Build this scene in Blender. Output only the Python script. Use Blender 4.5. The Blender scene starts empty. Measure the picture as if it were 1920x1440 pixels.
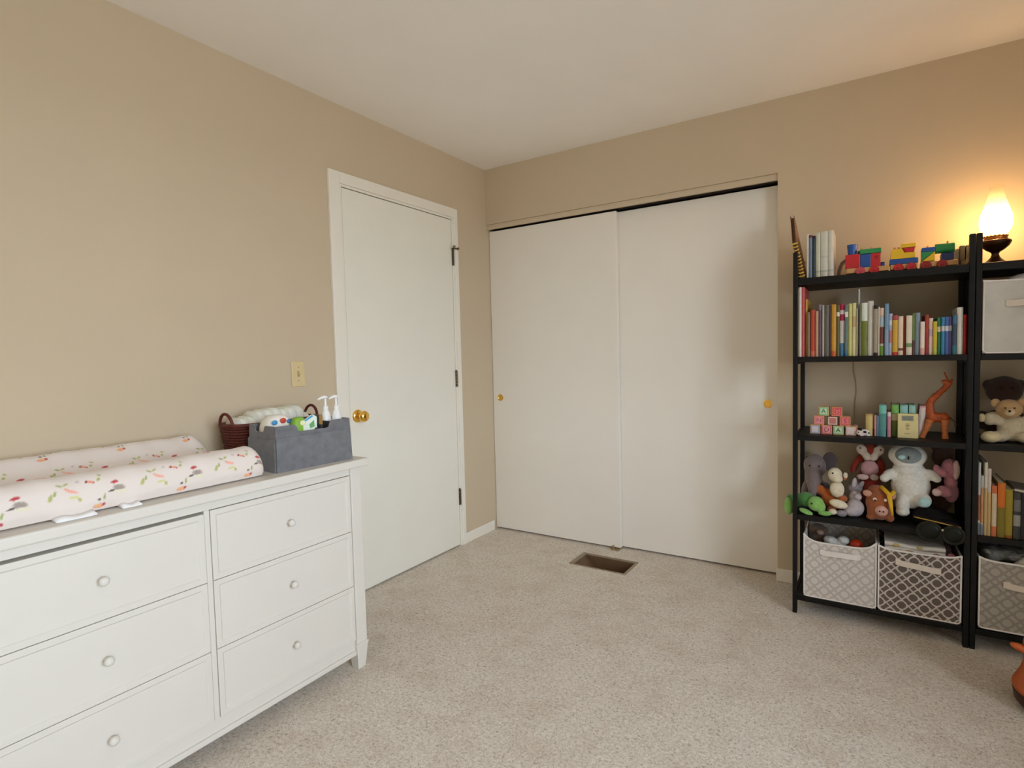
import bpy, bmesh, math, random
from mathutils import Vector, Matrix, Euler
random.seed(7)
SC = bpy.context.scene
COL = SC.collection
PI = math.pi

# ------------------------------------------------------------------ camera
cam_d = bpy.data.cameras.new('camera')
cam_d.sensor_width = 36.0
cam_d.lens = 1050.4 / 1920.0 * 36.0
cam_d.clip_start = 0.02
cam = bpy.data.objects.new('camera', cam_d)
COL.objects.link(cam)
_r = Vector((0.84031317, 0.54154097, -0.02464036))
_u = Vector((-0.00786051, 0.05762067, 0.9983076))
_f = Vector((-0.54204426, 0.83869735, -0.0526762))
_m = Matrix.Identity(4)
for i in range(3):
    _m[i][0] = _r[i]; _m[i][1] = _u[i]; _m[i][2] = -_f[i]
_m.translation = Vector((2.1991, -3.1251, 1.2052))
cam.matrix_world = _m
SC.camera = cam

# ------------------------------------------------------------------ view, world, daylight
SC.view_settings.view_transform = 'Standard'
SC.view_settings.look = 'None'
SC.view_settings.gamma = 1.0
SC.view_settings.use_curve_mapping = False
SC.view_settings.exposure = -0.15
SC.cycles.max_bounces = 14
SC.cycles.diffuse_bounces = 10
SC.cycles.use_denoising = True

RX = 4.30      # right wall
RY = -4.60     # rear wall
RH = 2.44      # ceiling
WIN1 = (-4.30, -2.10, 0.70, 2.22)     # window in the right wall: y0 y1 z0 z1
SKY = 16.5
LAMP_W = 400.0

w = bpy.data.worlds.new('overcast_sky'); SC.world = w
w.use_nodes = True
nt = w.node_tree
bg = nt.nodes['Background']
# overcast sky above the horizon, lawn-grey ground below it
_tc = nt.nodes.new('ShaderNodeTexCoord'); _sx = nt.nodes.new('ShaderNodeSeparateXYZ'); nt.links.new(_tc.outputs['Generated'], _sx.inputs[0])
_rp = nt.nodes.new('ShaderNodeValToRGB'); _mr = nt.nodes.new('ShaderNodeMapRange'); _mr.inputs['From Min'].default_value = -1.0
nt.links.new(_sx.outputs['Z'], _mr.inputs['Value']); nt.links.new(_mr.outputs[0], _rp.inputs['Fac'])
_rp.color_ramp.elements[0].position = 0.495; _rp.color_ramp.elements[0].color = (0.40, 0.44, 0.46, 1)
_rp.color_ramp.elements[1].position = 0.505; _rp.color_ramp.elements[1].color = (0.86, 0.985, 1.12, 1)
nt.links.new(_rp.outputs['Color'], bg.inputs[0])
bg.inputs[1].default_value = SKY

def portal(name, loc, rot, sx, sy):
    l = bpy.data.lights.new(name, 'AREA'); l.shape = 'RECTANGLE'; l.size = sx; l.size_y = sy
    l.energy = 1.0
    l.cycles.is_portal = True
    o = bpy.data.objects.new(name, l); COL.objects.link(o)
    o.location = loc; o.rotation_euler = rot
    return o
portal('window_daylight_portal', (RX + 0.06, (WIN1[0]+WIN1[1])/2, (WIN1[2]+WIN1[3])/2), (PI/2, 0, PI/2), WIN1[1]-WIN1[0], WIN1[3]-WIN1[2])



# ------------------------------------------------------------------ materials
def lin(c):
    c = c / 255.0
    return c / 12.92 if c <= 0.04045 else ((c + 0.055) / 1.055) ** 2.4
def rgb(t):
    return (lin(t[0]), lin(t[1]), lin(t[2]), 1.0)
MATS = {}
def M(key, col, rough=0.6, var=0.06, scale=40.0, bump=0.0, bscale=200.0, metal=0.0, sheen=0.0, spec=0.4, coat=0.0, bdist=0.002):
    """procedural Principled: colour broken up by noise, optional noise relief"""
    if key in MATS: return MATS[key]
    m = bpy.data.materials.new(key); m.use_nodes = True
    n = m.node_tree; b = n.nodes['Principled BSDF']
    tc = n.nodes.new('ShaderNodeTexCoord')
    nz = n.nodes.new('ShaderNodeTexNoise'); nz.inputs['Scale'].default_value = scale; nz.inputs['Detail'].default_value = 3
    n.links.new(tc.outputs['Object'], nz.inputs['Vector'])
    rp = n.nodes.new('ShaderNodeValToRGB')
    c = rgb(col)
    rp.color_ramp.elements[0].position = 0.3; rp.color_ramp.elements[1].position = 0.7
    rp.color_ramp.elements[0].color = tuple(max(0, x*(1-var)) for x in c[:3]) + (1,)
    rp.color_ramp.elements[1].color = tuple(min(1, x*(1+var)) for x in c[:3]) + (1,)
    n.links.new(nz.outputs['Fac'], rp.inputs['Fac'])
    n.links.new(rp.outputs['Color'], b.inputs['Base Color'])
    b.inputs['Roughness'].default_value = rough
    b.inputs['Metallic'].default_value = metal
    b.inputs['Specular IOR Level'].default_value = spec
    if sheen:
        b.inputs['Sheen Weight'].default_value = sheen; b.inputs['Sheen Roughness'].default_value = 0.6
    if coat: b.inputs['Coat Weight'].default_value = coat
    if bump:
        nb = n.nodes.new('ShaderNodeTexNoise'); nb.inputs['Scale'].default_value = bscale; nb.inputs['Detail'].default_value = 4
        n.links.new(tc.outputs['Object'], nb.inputs['Vector'])
        bp = n.nodes.new('ShaderNodeBump'); bp.inputs['Strength'].default_value = bump; bp.inputs['Distance'].default_value = bdist
        n.links.new(nb.outputs['Fac'], bp.inputs['Height'])
        n.links.new(bp.outputs['Normal'], b.inputs['Normal'])
    MATS[key] = m
    return m
def paper(col): return M('paper_%d_%d_%d' % col, col, rough=0.5, var=0.05, scale=60)
def plush(col): return M('plush_%d_%d_%d' % col, col, rough=0.95, var=0.10, scale=90, bump=0.6, bscale=420, sheen=0.25, spec=0.15)
def paintwood(col): return M('painted_wood_%d_%d_%d' % col, col, rough=0.35, var=0.05, scale=30)

WALL = M('beige_wall_paint', (201, 185, 160), rough=0.9, var=0.012, scale=3, bump=0.08, bscale=260, spec=0.25)
CEIL = M('white_ceiling_paint', (244, 241, 237), rough=0.95, var=0.012, scale=4, bump=0.10, bscale=180, spec=0.2)
WHITE = M('white_satin_paint', (232, 230, 219), rough=0.42, var=0.012, scale=5, spec=0.4)
TRIM = M('white_trim_paint', (234, 230, 219), rough=0.45, var=0.01, scale=5)
CLOSET = M('white_sliding_door_paint', (233, 228, 219), rough=0.5, var=0.012, scale=4)
DRESS = M('white_furniture_lacquer', (214, 210, 202), rough=0.38, var=0.01, scale=6)
BLACKW = M('black_brown_wood', (16, 14, 13), rough=0.5, var=0.2, scale=25, spec=0.25)
BRASS = M('polished_brass', (250, 205, 108), rough=0.2, metal=1.0, var=0.04, scale=20)
OLDBRASS = M('dark_hinge_metal', (92, 78, 56), rough=0.4, metal=1.0, var=0.1, scale=60)
IVORY = M('ivory_plastic', (216, 196, 150), rough=0.4, var=0.02, scale=20)
DARK = M('closet_dark', (58, 48, 42), rough=0.9)

# carpet: mottled beige loops
def carpet_mat():
    m = bpy.data.materials.new('beige_carpet_pile'); m.use_nodes = True
    n = m.node_tree; b = n.nodes['Principled BSDF']; L = n.links.new
    tc = n.nodes.new('ShaderNodeTexCoord')
    def noise(s, d=4, r=0.6):
        z = n.nodes.new('ShaderNodeTexNoise'); z.inputs['Scale'].default_value = s; z.inputs['Detail'].default_value = d; z.inputs['Roughness'].default_value = r
        L(tc.outputs['Object'], z.inputs['Vector']); return z
    n1 = noise(105, 6, 0.85); n1.inputs['Distortion'].default_value = 0.9; n2 = noise(6, 5, 0.7); n3 = noise(330, 3)
    rp = n.nodes.new('ShaderNodeValToRGB')
    e = rp.color_ramp.elements
    e[0].position = 0.33; e[0].color = rgb((132, 114, 96))
    e[1].position = 0.60; e[1].color = rgb((250, 242, 231))
    k = rp.color_ramp.elements.new(0.47); k.color = rgb((227, 215, 199))
    L(n1.outputs['Fac'], rp.inputs['Fac'])
    r2 = n.nodes.new('ShaderNodeValToRGB'); e = r2.color_ramp.elements
    e[0].position = 0.36; e[0].color = (0.90, 0.87, 0.84, 1); e[1].position = 0.54; e[1].color = (1, 1, 1, 1)
    L(n2.outputs['Fac'], r2.inputs['Fac'])
    mx = n.nodes.new('ShaderNodeMix'); mx.data_type = 'RGBA'; mx.blend_type = 'MULTIPLY'; mx.inputs['Factor'].default_value = 1.0
    L(rp.outputs['Color'], mx.inputs['A']); L(r2.outputs['Color'], mx.inputs['B'])
    L(mx.outputs['Result'], b.inputs['Base Color'])
    b.inputs['Roughness'].default_value = 1.0; b.inputs['Specular IOR Level'].default_value = 0.1
    b.inputs['Sheen Weight'].default_value = 0.15
    ad = n.nodes.new('ShaderNodeMath'); ad.operation = 'ADD'
    L(n1.outputs['Fac'], ad.inputs[0]); L(n3.outputs['Fac'], ad.inputs[1])
    bp = n.nodes.new('ShaderNodeBump'); bp.inputs['Strength'].default_value = 0.8; bp.inputs['Distance'].default_value = 0.005
    L(ad.outputs[0], bp.inputs['Height']); L(bp.outputs['Normal'], b.inputs['Normal'])
    return m
CARPET = carpet_mat()

def lattice_mat(key, cell, line, a=0.0385, ring=0.33, half=0.31, wd=0.045):
    """printed lattice of linked rings and diagonal bands on fabric, in the bin's own x-z plane"""
    m = bpy.data.materials.new(key); m.use_nodes = True
    n = m.node_tree; b = n.nodes['Principled BSDF']; L = n.links.new
    tc = n.nodes.new('ShaderNodeTexCoord'); sp = n.nodes.new('ShaderNodeSeparateXYZ'); L(tc.outputs['Object'], sp.inputs[0])
    def mth(op, x, y=None):
        q = n.nodes.new('ShaderNodeMath'); q.operation = op
        for i, v in enumerate((x, y)):
            if v is None: continue
            if isinstance(v, (int, float)): q.inputs[i].default_value = v
            else: L(v, q.inputs[i])
        return q.outputs[0]
    xy = mth('ADD', sp.outputs['X'], sp.outputs['Y'])
    p = mth('DIVIDE', mth('ADD', xy, sp.outputs['Z']), 2*a)
    q = mth('DIVIDE', mth('SUBTRACT', xy, sp.outputs['Z']), 2*a)
    fp = mth('SUBTRACT', mth('FRACT', mth('ADD', p, 20.5)), 0.5)
    fq = mth('SUBTRACT', mth('FRACT', mth('ADD', q, 20.5)), 0.5)
    ap, aq = mth('ABSOLUTE', fp), mth('ABSOLUTE', fq)
    lp = mth('LESS_THAN', mth('ABSOLUTE', mth('SUBTRACT', ap, half)), wd)
    lq = mth('LESS_THAN', mth('ABSOLUTE', mth('SUBTRACT', aq, half)), wd)
    d = mth('SQRT', mth('ADD', mth('MULTIPLY', fp, fp), mth('MULTIPLY', fq, fq)))
    rg = mth('LESS_THAN', mth('ABSOLUTE', mth('SUBTRACT', d, ring)), wd)
    mask = mth('MAXIMUM', mth('MAXIMUM', lp, lq), rg)
    nz = n.nodes.new('ShaderNodeTexNoise'); nz.inputs['Scale'].default_value = 400; L(tc.outputs['Object'], nz.inputs['Vector'])
    mx = n.nodes.new('ShaderNodeMix'); mx.data_type = 'RGBA'
    L(mask, mx.inputs['Factor']); mx.inputs['A'].default_value = rgb(cell); mx.inputs['B'].default_value = rgb(line)
    L(mx.outputs['Result'], b.inputs['Base Color'])
    b.inputs['Roughness'].default_value = 0.9; b.inputs['Specular IOR Level'].default_value = 0.15
    bp = n.nodes.new('ShaderNodeBump'); bp.inputs['Strength'].default_value = 0.2; bp.inputs['Distance'].default_value = 0.001
    L(nz.outputs['Fac'], bp.inputs['Height']); L(bp.outputs['Normal'], b.inputs['Normal'])
    return m

# ------------------------------------------------------------------ geometry helpers
def BM(): return bmesh.new()
def box(bm, x0, x1, y0, y1, z0, z1):
    v = [bm.verts.new(p) for p in ((x0,y0,z0),(x1,y0,z0),(x1,y1,z0),(x0,y1,z0),(x0,y0,z1),(x1,y0,z1),(x1,y1,z1),(x0,y1,z1))]
    for f in ((0,3,2,1),(4,5,6,7),(0,1,5,4),(1,2,6,5),(2,3,7,6),(3,0,4,7)):
        bm.faces.new([v[i] for i in f])
    return v
def rings(bm, loops, close_ends=True, closed=True):
    """skin a list of equally long vertex loops"""
    R = [[bm.verts.new(p) for p in lp] for lp in loops]
    n = len(R[0])
    for a, b in zip(R, R[1:]):
        for i in range(n if closed else n - 1):
            j = (i + 1) % n
            bm.faces.new((a[i], a[j], b[j], b[i]))
    if close_ends and closed:
        bm.faces.new(R[0][::-1]); bm.faces.new(R[-1])
    return R
def basis(d):
    d = Vector(d).normalized()
    t = Vector((0,0,1)) if abs(d.z) < 0.9 else Vector((1,0,0))
    a = d.cross(t).normalized(); b = d.cross(a).normalized()
    return a, b
def cyl(bm, p0, p1, r0, r1=None, seg=20):
    r1 = r0 if r1 is None else r1
    p0, p1 = Vector(p0), Vector(p1); a, b = basis(p1 - p0)
    cs = [(math.cos(2*PI*i/seg), math.sin(2*PI*i/seg)) for i in range(seg)]
    rings(bm, [[p0 + (a*c + b*s)*r0 for c, s in cs], [p1 + (a*c + b*s)*r1 for c, s in cs]])
def lathe(bm, prof, c, axis=(0,0,1), seg=28, caps=True):
    """prof: (radius, height) along axis from c"""
    ax = Vector(axis).normalized(); a, b = basis(ax); c = Vector(c)
    rings(bm, [[c + ax*h + (a*math.cos(2*PI*i/seg) + b*math.sin(2*PI*i/seg))*max(r, 1e-4) for i in range(seg)] for r, h in prof], close_ends=caps)
def tube(bm, pts, r, seg=8, closed=False):
    pts = [Vector(p) for p in pts]; loops = []
    n = len(pts)
    ref = None
    for i, p in enumerate(pts):
        if closed: d = pts[(i+1) % n] - pts[i-1]
        else: d = pts[min(i+1, n-1)] - pts[max(i-1, 0)]
        d.normalize()
        if ref is None: ref, _ = basis(d)
        ref = (ref - d*ref.dot(d)).normalized(); b = d.cross(ref)
        rr = r[i] if isinstance(r, (list, tuple)) else r
        loops.append([p + (ref*math.cos(2*PI*k/seg) + b*math.sin(2*PI*k/seg))*rr for k in range(seg)])
    if closed: loops.append(loops[0])
    rings(bm, loops, close_ends=not closed)
def ell(bm, c, r, rot=(0,0,0), seg=20, rg=12):
    mt = Matrix.Translation(c) @ Euler(rot).to_matrix().to_4x4() @ Matrix.Diagonal((r[0], r[1], r[2], 1))
    bmesh.ops.create_uvsphere(bm, u_segments=seg, v_segments=rg, radius=1.0, matrix=mt)
def prism(bm, poly, y0, y1, ax='y'):
    """polygon in the x-z plane extruded along y (or in x-y along z, or y-z along x)"""
    f = {'y': lambda p, t: (p[0], t, p[1]), 'z': lambda p, t: (p[0], p[1], t), 'x': lambda p, t: (t, p[0], p[1])}[ax]
    rings(bm, [[f(p, y0) for p in poly], [f(p, y1) for p in poly]])
def moved(bm, mat, verts=None):
    bmesh.ops.transform(bm, matrix=mat, verts=verts or bm.verts[:])

BASE = {}
def finish(name, bm, mat, base, bevel=0.0, smooth=False, seg=2, mods=()):
    bmesh.ops.recalc_face_normals(bm, faces=bm.faces[:])
    if base is not None and Vector(base).length > 0:
        bmesh.ops.translate(bm, verts=bm.verts[:], vec=-Vector(base))
    me = bpy.data.meshes.new(name); bm.to_mesh(me); bm.free()
    if mat is not None: me.materials.append(mat)
    o = bpy.data.objects.new(name, me); COL.objects.link(o)
    if smooth:
        me.polygons.foreach_set('use_smooth', [True]*len(me.polygons))
    if bevel:
        b = o.modifiers.new('bevel', 'BEVEL'); b.width = bevel; b.segments = seg; b.limit_method = 'ANGLE'; b.angle_limit = math.radians(40)
    return o
def smooth_angle(o, deg=40):
    me = o.data
    me.polygons.foreach_set('use_smooth', [True]*len(me.polygons))
    bm = bmesh.new(); bm.from_mesh(me)
    for e in bm.edges:
        e.smooth = not (len(e.link_faces) == 2 and e.calc_face_angle(0) > math.radians(deg))
    bm.to_mesh(me); bm.free()
def tagit(o, label, cat, group=None):
    o['label'] = label; o['category'] = cat
    if group: o['group'] = group
    return o
def thing(name, label, cat, base, group=None):
    o = bpy.data.objects.new(name, None); COL.objects.link(o)
    o.empty_display_size = 0.05
    o.location = base; BASE[o.name] = Vector(base)
    return tagit(o, label, cat, group)
def part(name, bm, mat, parent, bevel=0.0, smooth=False, angle=None, label=None, seg=2):
    """mesh child built in world coordinates; parent is a thing or a part of one"""
    base = BASE[parent.name]
    o = finish(name, bm, mat, base, bevel, smooth, seg)
    if angle: smooth_angle(o, angle)
    o.parent = parent; BASE[o.name] = base
    if label: o['label'] = label
    return o
def single(name, bm, mat, label, cat, base, group=None, bevel=0.0, smooth=False, angle=None):
    o = finish(name, bm, mat, base, bevel, smooth)
    if angle: smooth_angle(o, angle)
    o.location = base; BASE[o.name] = Vector(base)
    return tagit(o, label, cat, group)
def struct(name, bm, mat, bevel=0.0, base=(0,0,0), angle=None):
    o = finish(name, bm, mat, base, bevel); o.location = base
    if angle: smooth_angle(o, angle)
    BASE[o.name] = Vector(base); o['kind'] = 'structure'
    return o
def blob(name, els, mat, parent, voxel=0.0045, it=6, label=None):
    """soft continuous body: overlapping ellipsoids fused by voxel remesh and relaxed"""
    bm = BM()
    for e in els:
        ell(bm, e[0:3], e[3:6], e[6] if len(e) > 6 else (0,0,0), 16, 10)
    o = part(name, bm, mat, parent, label=label)
    r = o.modifiers.new('fuse', 'REMESH'); r.mode = 'VOXEL'; r.voxel_size = voxel; r.use_smooth_shade = True
    s = o.modifiers.new('relax', 'SMOOTH'); s.iterations = it; s.factor = 0.5
    return o
def text_mesh(bm, s, size, mt, depth=0.0006):
    cu = bpy.data.curves.new('t', 'FONT'); cu.body = s; cu.size = size; cu.align_x = 'CENTER'; cu.align_y = 'CENTER'; cu.extrude = depth; cu.resolution_u = 3
    o = bpy.data.objects.new('t', cu); COL.objects.link(o)
    me = o.to_mesh()
    t = bmesh.new(); t.from_mesh(me); bmesh.ops.transform(t, matrix=mt, verts=t.verts[:])
    tmp = bpy.data.meshes.new('t'); t.to_mesh(tmp); t.free()
    bm.from_mesh(tmp)
    o.to_mesh_clear(); bpy.data.objects.remove(o); bpy.data.curves.remove(cu); bpy.data.meshes.remove(tmp)

# ================================================================== THE ROOM
VX0, VX1, VY0, VY1 = 0.740, 1.082, -0.314, -0.113      # floor register hole
bm = BM()
for a in ((0, VX0, RY, 0.8), (VX1, RX, RY, 0.8), (VX0, VX1, RY, VY0), (VX0, VX1, VY1, 0.8)):
    v = [bm.verts.new(p) for p in ((a[0],a[2],0),(a[1],a[2],0),(a[1],a[3],0),(a[0],a[3],0))]
    bm.faces.new(v)
bmesh.ops.remove_doubles(bm, verts=bm.verts[:], dist=1e-5)
struct('floor', bm, CARPET)

bm = BM(); box(bm, -0.12, RX+0.12, RY-0.12, 0.8, RH, RH+0.1); struct('ceiling', bm, CEIL)

# left wall with door opening
DY0, DY1, DH = -1.238, -0.362, 2.056
bm = BM()
box(bm, -0.12, 0, RY-0.12, DY0, 0, RH); box(bm, -0.12, 0, DY1, 0.8, 0, RH); box(bm, -0.12, 0, DY0, DY1, DH, RH)
struct('wall_left', bm, WALL)
bm = BM(); box(bm, -0.9, -0.8, DY0-0.4, DY1+0.4, 0, RH); box(bm, -0.8, -0.12, DY0-0.4, DY0-0.3, 0, RH); box(bm, -0.8, -0.12, DY1+0.3, DY1+0.4, 0, RH); struct('wall_hall', bm, WALL)
bm = BM(); box(bm, -0.9, 0.0, DY0-0.4, DY1+0.4, -0.05, 0.0); struct('floor_hall', bm, CARPET)
bm = BM(); box(bm, -0.9, -0.12, DY0-0.4, DY1+0.4, RH, RH+0.1); struct('ceiling_hall', bm, CEIL)
# back wall with closet opening
CX1, CH = 1.790, 2.078
bm = BM()
box(bm, CX1, RX+0.12, 0, 0.115, 0, RH); box(bm, 0, CX1, 0, 0.115, CH, RH)
struct('wall_back', bm, WALL)
bm = BM(); box(bm, 0, CX1+0.2, 0.70, 0.8, 0, RH); box(bm, CX1+0.1, CX1+0.2, 0.115, 0.7, 0, RH)
struct('wall_closet', bm, WALL)
# right wall with window, rear wall with window
bm = BM(); y0,y1,z0,z1 = WIN1
box(bm, RX, RX+0.12, RY-0.12, y0, 0, RH); box(bm, RX, RX+0.12, y1, 0, 0, RH); box(bm, RX, RX+0.12, y0, y1, 0, z0); box(bm, RX, RX+0.12, y0, y1, z1, RH)
struct('wall_right', bm, WALL)
bm = BM(); box(bm, 0, RX, RY-0.12, RY, 0, RH)
struct('wall_rear', bm, WALL)

GLASS = bpy.data.materials.new('window_glass'); GLASS.use_nodes = True
_n = GLASS.node_tree; _n.nodes.clear()
_o = _n.nodes.new('ShaderNodeOutputMaterial'); _mx = _n.nodes.new('ShaderNodeMixShader'); _t = _n.nodes.new('ShaderNodeBsdfTransparent'); _g = _n.nodes.new('ShaderNodeBsdfGlossy')
_fr = _n.nodes.new('ShaderNodeFresnel'); _fr.inputs[0].default_value = 1.25
_g.inputs['Roughness'].default_value = 0.02
_n.links.new(_fr.outputs[0], _mx.inputs[0]); _n.links.new(_t.outputs[0], _mx.inputs[1]); _n.links.new(_g.outputs[0], _mx.inputs[2]); _n.links.new(_mx.outputs[0], _o.inputs[0])
def window(name, along, c0, c1, z0, z1, fixed, sgn):
    """frame with meeting rail and two panes; along 'y' or 'x'"""
    def bx(bm, a0, a1, b0, b1, d0, d1):
        lo, hi = sorted((fixed + sgn*d0, fixed + sgn*d1))
        if along == 'y': box(bm, lo, hi, a0, a1, b0, b1)
        else: box(bm, a0, a1, lo, hi, b0, b1)
    bm = BM(); t = 0.045
    bx(bm, c0, c1, z0, z0+t, 0.02, 0.10); bx(bm, c0, c1, z1-t, z1, 0.02, 0.10)
    bx(bm, c0, c0+t, z0+t, z1-t, 0.02, 0.10); bx(bm, c1-t, c1, z0+t, z1-t, 0.02, 0.10)
    bx(bm, c0+t, c1-t, (z0+z1)/2-0.02, (z0+z1)/2+0.02, 0.03, 0.09)
    f = struct(name, bm, TRIM, 0.003)
    for za, zb in ((z0+t, (z0+z1)/2-0.02), ((z0+z1)/2+0.02, z1-t)):
        g = BM(); bx(g, c0+t, c1-t, za, zb, 0.055, 0.059); part('pane', g, GLASS, f)
    s = BM(); bx(s, c0-0.04, c1+0.04, z0-0.025, z0, -0.04, 0.02); part('window_sill', s, TRIM, f, 0.004)
window('window_1', 'y', WIN1[0], WIN1[1], WIN1[2], WIN1[3], RX, 1)

# baseboards
def board(name, pts):
    bm = BM(); (x0, x1, y0, y1) = pts
    box(bm, x0, x1, y0, y1, 0, 0.068)
    struct(name, bm, TRIM, 0.004)
board('baseboard_left', (0, 0.012, DY1+0.0365, -0.0005))
board('baseboard_left_near', (0, 0.012, RY, DY0-0.0695))
board('baseboard_back', (CX1-0.006, RX, -0.012, 0))
board('baseboard_right', (RX-0.012, RX, RY, -0.012))
board('baseboard_rear', (0.012, RX-0.012, RY, RY+0.012))

# entry door: casing, jamb, slab
c_in0, c_in1, c_top = -1.242, -0.358, 2.058
k = bpy.data.objects.new('trim_1', None); COL.objects.link(k); k['kind'] = 'structure'; BASE[k.name] = Vector((0,0,0))
b = BM(); box(b, 0, 0.016, -1.3075, c_in0, 0, 2.1125); part('side_casing', b, TRIM, k, 0.003)
b = BM(); box(b, 0, 0.016, c_in1, -0.3254, 0, 2.1125); part('side_casing', b, TRIM, k, 0.003)
b = BM(); box(b, 0, 0.016, c_in0, c_in1, c_top, 2.1125); part('head_casing', b, TRIM, k, 0.003)
b = BM(); box(b, -0.12, 0.006, c_in0, -1.226, 0, 2.05); box(b, -0.12, 0.006, -0.374, c_in1, 0, 2.05); box(b, -0.12, 0.006, c_in0, c_in1, 2.046, c_top); part('jamb', b, TRIM, k, 0.001)
b = BM(); box(b, -0.034, 0.004, -1.2225, -0.3775, 0.010, 2.0415)
door = struct('door_1', b, WHITE, 0.0015)
def hinge(z, par, pin=False):
    b = BM()
    for i in range(5): cyl(b, (0.011, -0.3757, z-0.05+i*0.02+0.0006), (0.011, -0.3757, z-0.03+i*0.02-0.0006), 0.0072, seg=14)
    lathe(b, [(0.004,0),(0.006,0.002),(0.002,0.006)], (0.011,-0.3757,z+0.05), seg=12)
    h = part('hinge', b, OLDBRASS, par, angle=40)
    b = BM(); box(b, 0.004, 0.0065, -0.405, -0.378, z-0.048, z+0.048); part('hinge_leaf', b, WHITE, h, 0.0008)
    if pin:
        b = BM(); tube(b, [(0.011,-0.3757,z+0.053),(0.045,-0.405,z+0.055)], 0.004, 8); cyl(b, (0.045,-0.405,z+0.055), (0.052,-0.411,z+0.055), 0.009, seg=14)
        tube(b, [(0.011,-0.3757,z+0.053),(0.03,-0.345,z+0.055)], 0.0035, 8); cyl(b, (0.03,-0.345,z+0.055), (0.024,-0.340,z+0.055), 0.008, seg=14)
        part('door_stop', b, OLDBRASS, h, angle=40)
hinge(1.813, door, True); hinge(1.062, door); hinge(0.315, door)
b = BM(); lathe(b, [(0.033,0),(0.033,0.004),(0.028,0.009),(0.014,0.012),(0.011,0.026),(0.014,0.031),(0.024,0.037),(0.0285,0.046),(0.0285,0.051),(0.024,0.060),(0.012,0.0650),(0.001,0.0655)], (0.004,-1.178,0.913), (1,0,0), 32)
part('door_knob', b, BRASS, door, angle=50)

# closet: header fascia with track, two sliding doors
b = BM(); box(b, 0, CX1, 0.012, 0.030, 2.047, CH)
tr = struct('trim_2', b, M('track_fascia_paint', (204, 188, 163), rough=0.7, var=0.02), 0.002)
b = BM(); box(b, 0, CX1, 0.031, 0.110, 2.052, 2.066); part('track', b, DARK, tr)
def slider(name, x0, x1, y0, px):
    b = BM(); box(b, x0, x1, y0, y0+0.033, 0.012, 2.036)
    d = struct(name, b, CLOSET, 0.002)
    b = BM()
    lathe(b, [(0.0215,0),(0.0225,0.0015),(0.0215,0.003),(0.018,0.0025),(0.016,0.0005),(0.0135,0.0004),(0.001,0.0006)], (px, y0-0.0002, 0.913), (0,-1,0), 28)
    part('finger_pull', b, BRASS, d, angle=35)
    return d
slider('door_2', 0.003, 0.915, 0.034, 0.062)
slider('door_3', 0.880, 1.788, 0.073, 1.733)
# floor guide of the sliding doors
t = thing('door_guide', 'small tan plastic floor guide under the closet doors', 'door guide', (0.885, 0.05, 0))
b = BM(); box(b, 0.86, 0.91, 0.008, 0.11, 0.0, 0.005); part('base_plate', b, M('tan_plastic', (150,128,92), 0.5), t, 0.001)
b = BM(); box(b, 0.866, 0.876, 0.020, 0.032, 0.005, 0.024); part('fin', b, MATS['tan_plastic'], t, 0.001)
b = BM(); box(b, 0.893, 0.905, 0.0675, 0.0715, 0.005, 0.024); part('fin', b, MATS['tan_plastic'], t, 0.001)

# floor register: an uncovered duct boot
BROWNMET = M('brown_duct_metal', (104, 80, 58), rough=0.45, metal=0.3, var=0.12, scale=9)
t = thing('floor_register', 'open brown metal floor vent in the carpet before the closet', 'floor vent', (0.911, -0.2135, 0))
b = BM(); fx = 0.014
box(b, VX0, VX1, VY0, VY0+fx*0.5, -0.004, 0.004); box(b, VX0, VX1, VY1-fx, VY1, -0.004, 0.004); box(b, VX0, VX0+fx*1.6, VY0+fx*0.5, VY1-fx, -0.004, 0.004); box(b, VX1-fx, VX1, VY0+fx*0.5, VY1-fx, -0.004, 0.004)
part('rim', b, M('tan_vent_rim', (150, 132, 108), 0.5, var=0.1), t, 0.001)
b = BM()
xa, xb, ya, yb = VX0+0.02, VX1-0.012, VY0+0.006, VY1-0.012
V = [b.verts.new(p) for p in ((xa,ya,-0.003),(xb,ya,-0.003),(xb,yb,-0.003),(xa,yb,-0.003),(xa+0.16,ya+0.03,-0.12),(xb-0.01,ya+0.03,-0.30),(xb-0.01,yb-0.03,-0.30),(xa+0.16,yb-0.03,-0.12))]
for f in ((0,1,5,4),(1,2,6,5),(2,3,7,6),(3,0,4,7),(4,5,6,7)): b.faces.new([V[i] for i in f])
part('duct_boot', b, BROWNMET, t)

# light switch
t = thing('light_switch', 'ivory toggle light switch plate on the left wall', 'light switch', (0, -1.5145, 1.083))
b = BM(); box(b, 0, 0.006, -1.549, -1.480, 1.083, 1.198); part('plate', b, IVORY, t, 0.004)
b = BM(); box(b, 0.005, 0.0075, -1.5205, -1.5085, 1.128, 1.153); part('toggle_slot', b, M('ivory_shade', (176,154,112), 0.5), t)
b = BM(); box(b, 0.006, 0.019, -1.519, -1.510, 1.136, 1.144); moved(b, Matrix.Translation((0.006,0,1.14)) @ Matrix.Rotation(math.radians(-28), 4, 'Y') @ Matrix.Translation((-0.006,0,-1.14))); part('toggle', b, IVORY, t, 0.001)
for z in (1.110, 1.171):
    b = BM(); lathe(b, [(0.0032,0.0),(0.0032,0.0014),(0.001,0.002)], (0.0055,-1.5145,z), (1,0,0), 12); part('screw', b, MATS['ivory_shade'], t)

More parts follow.
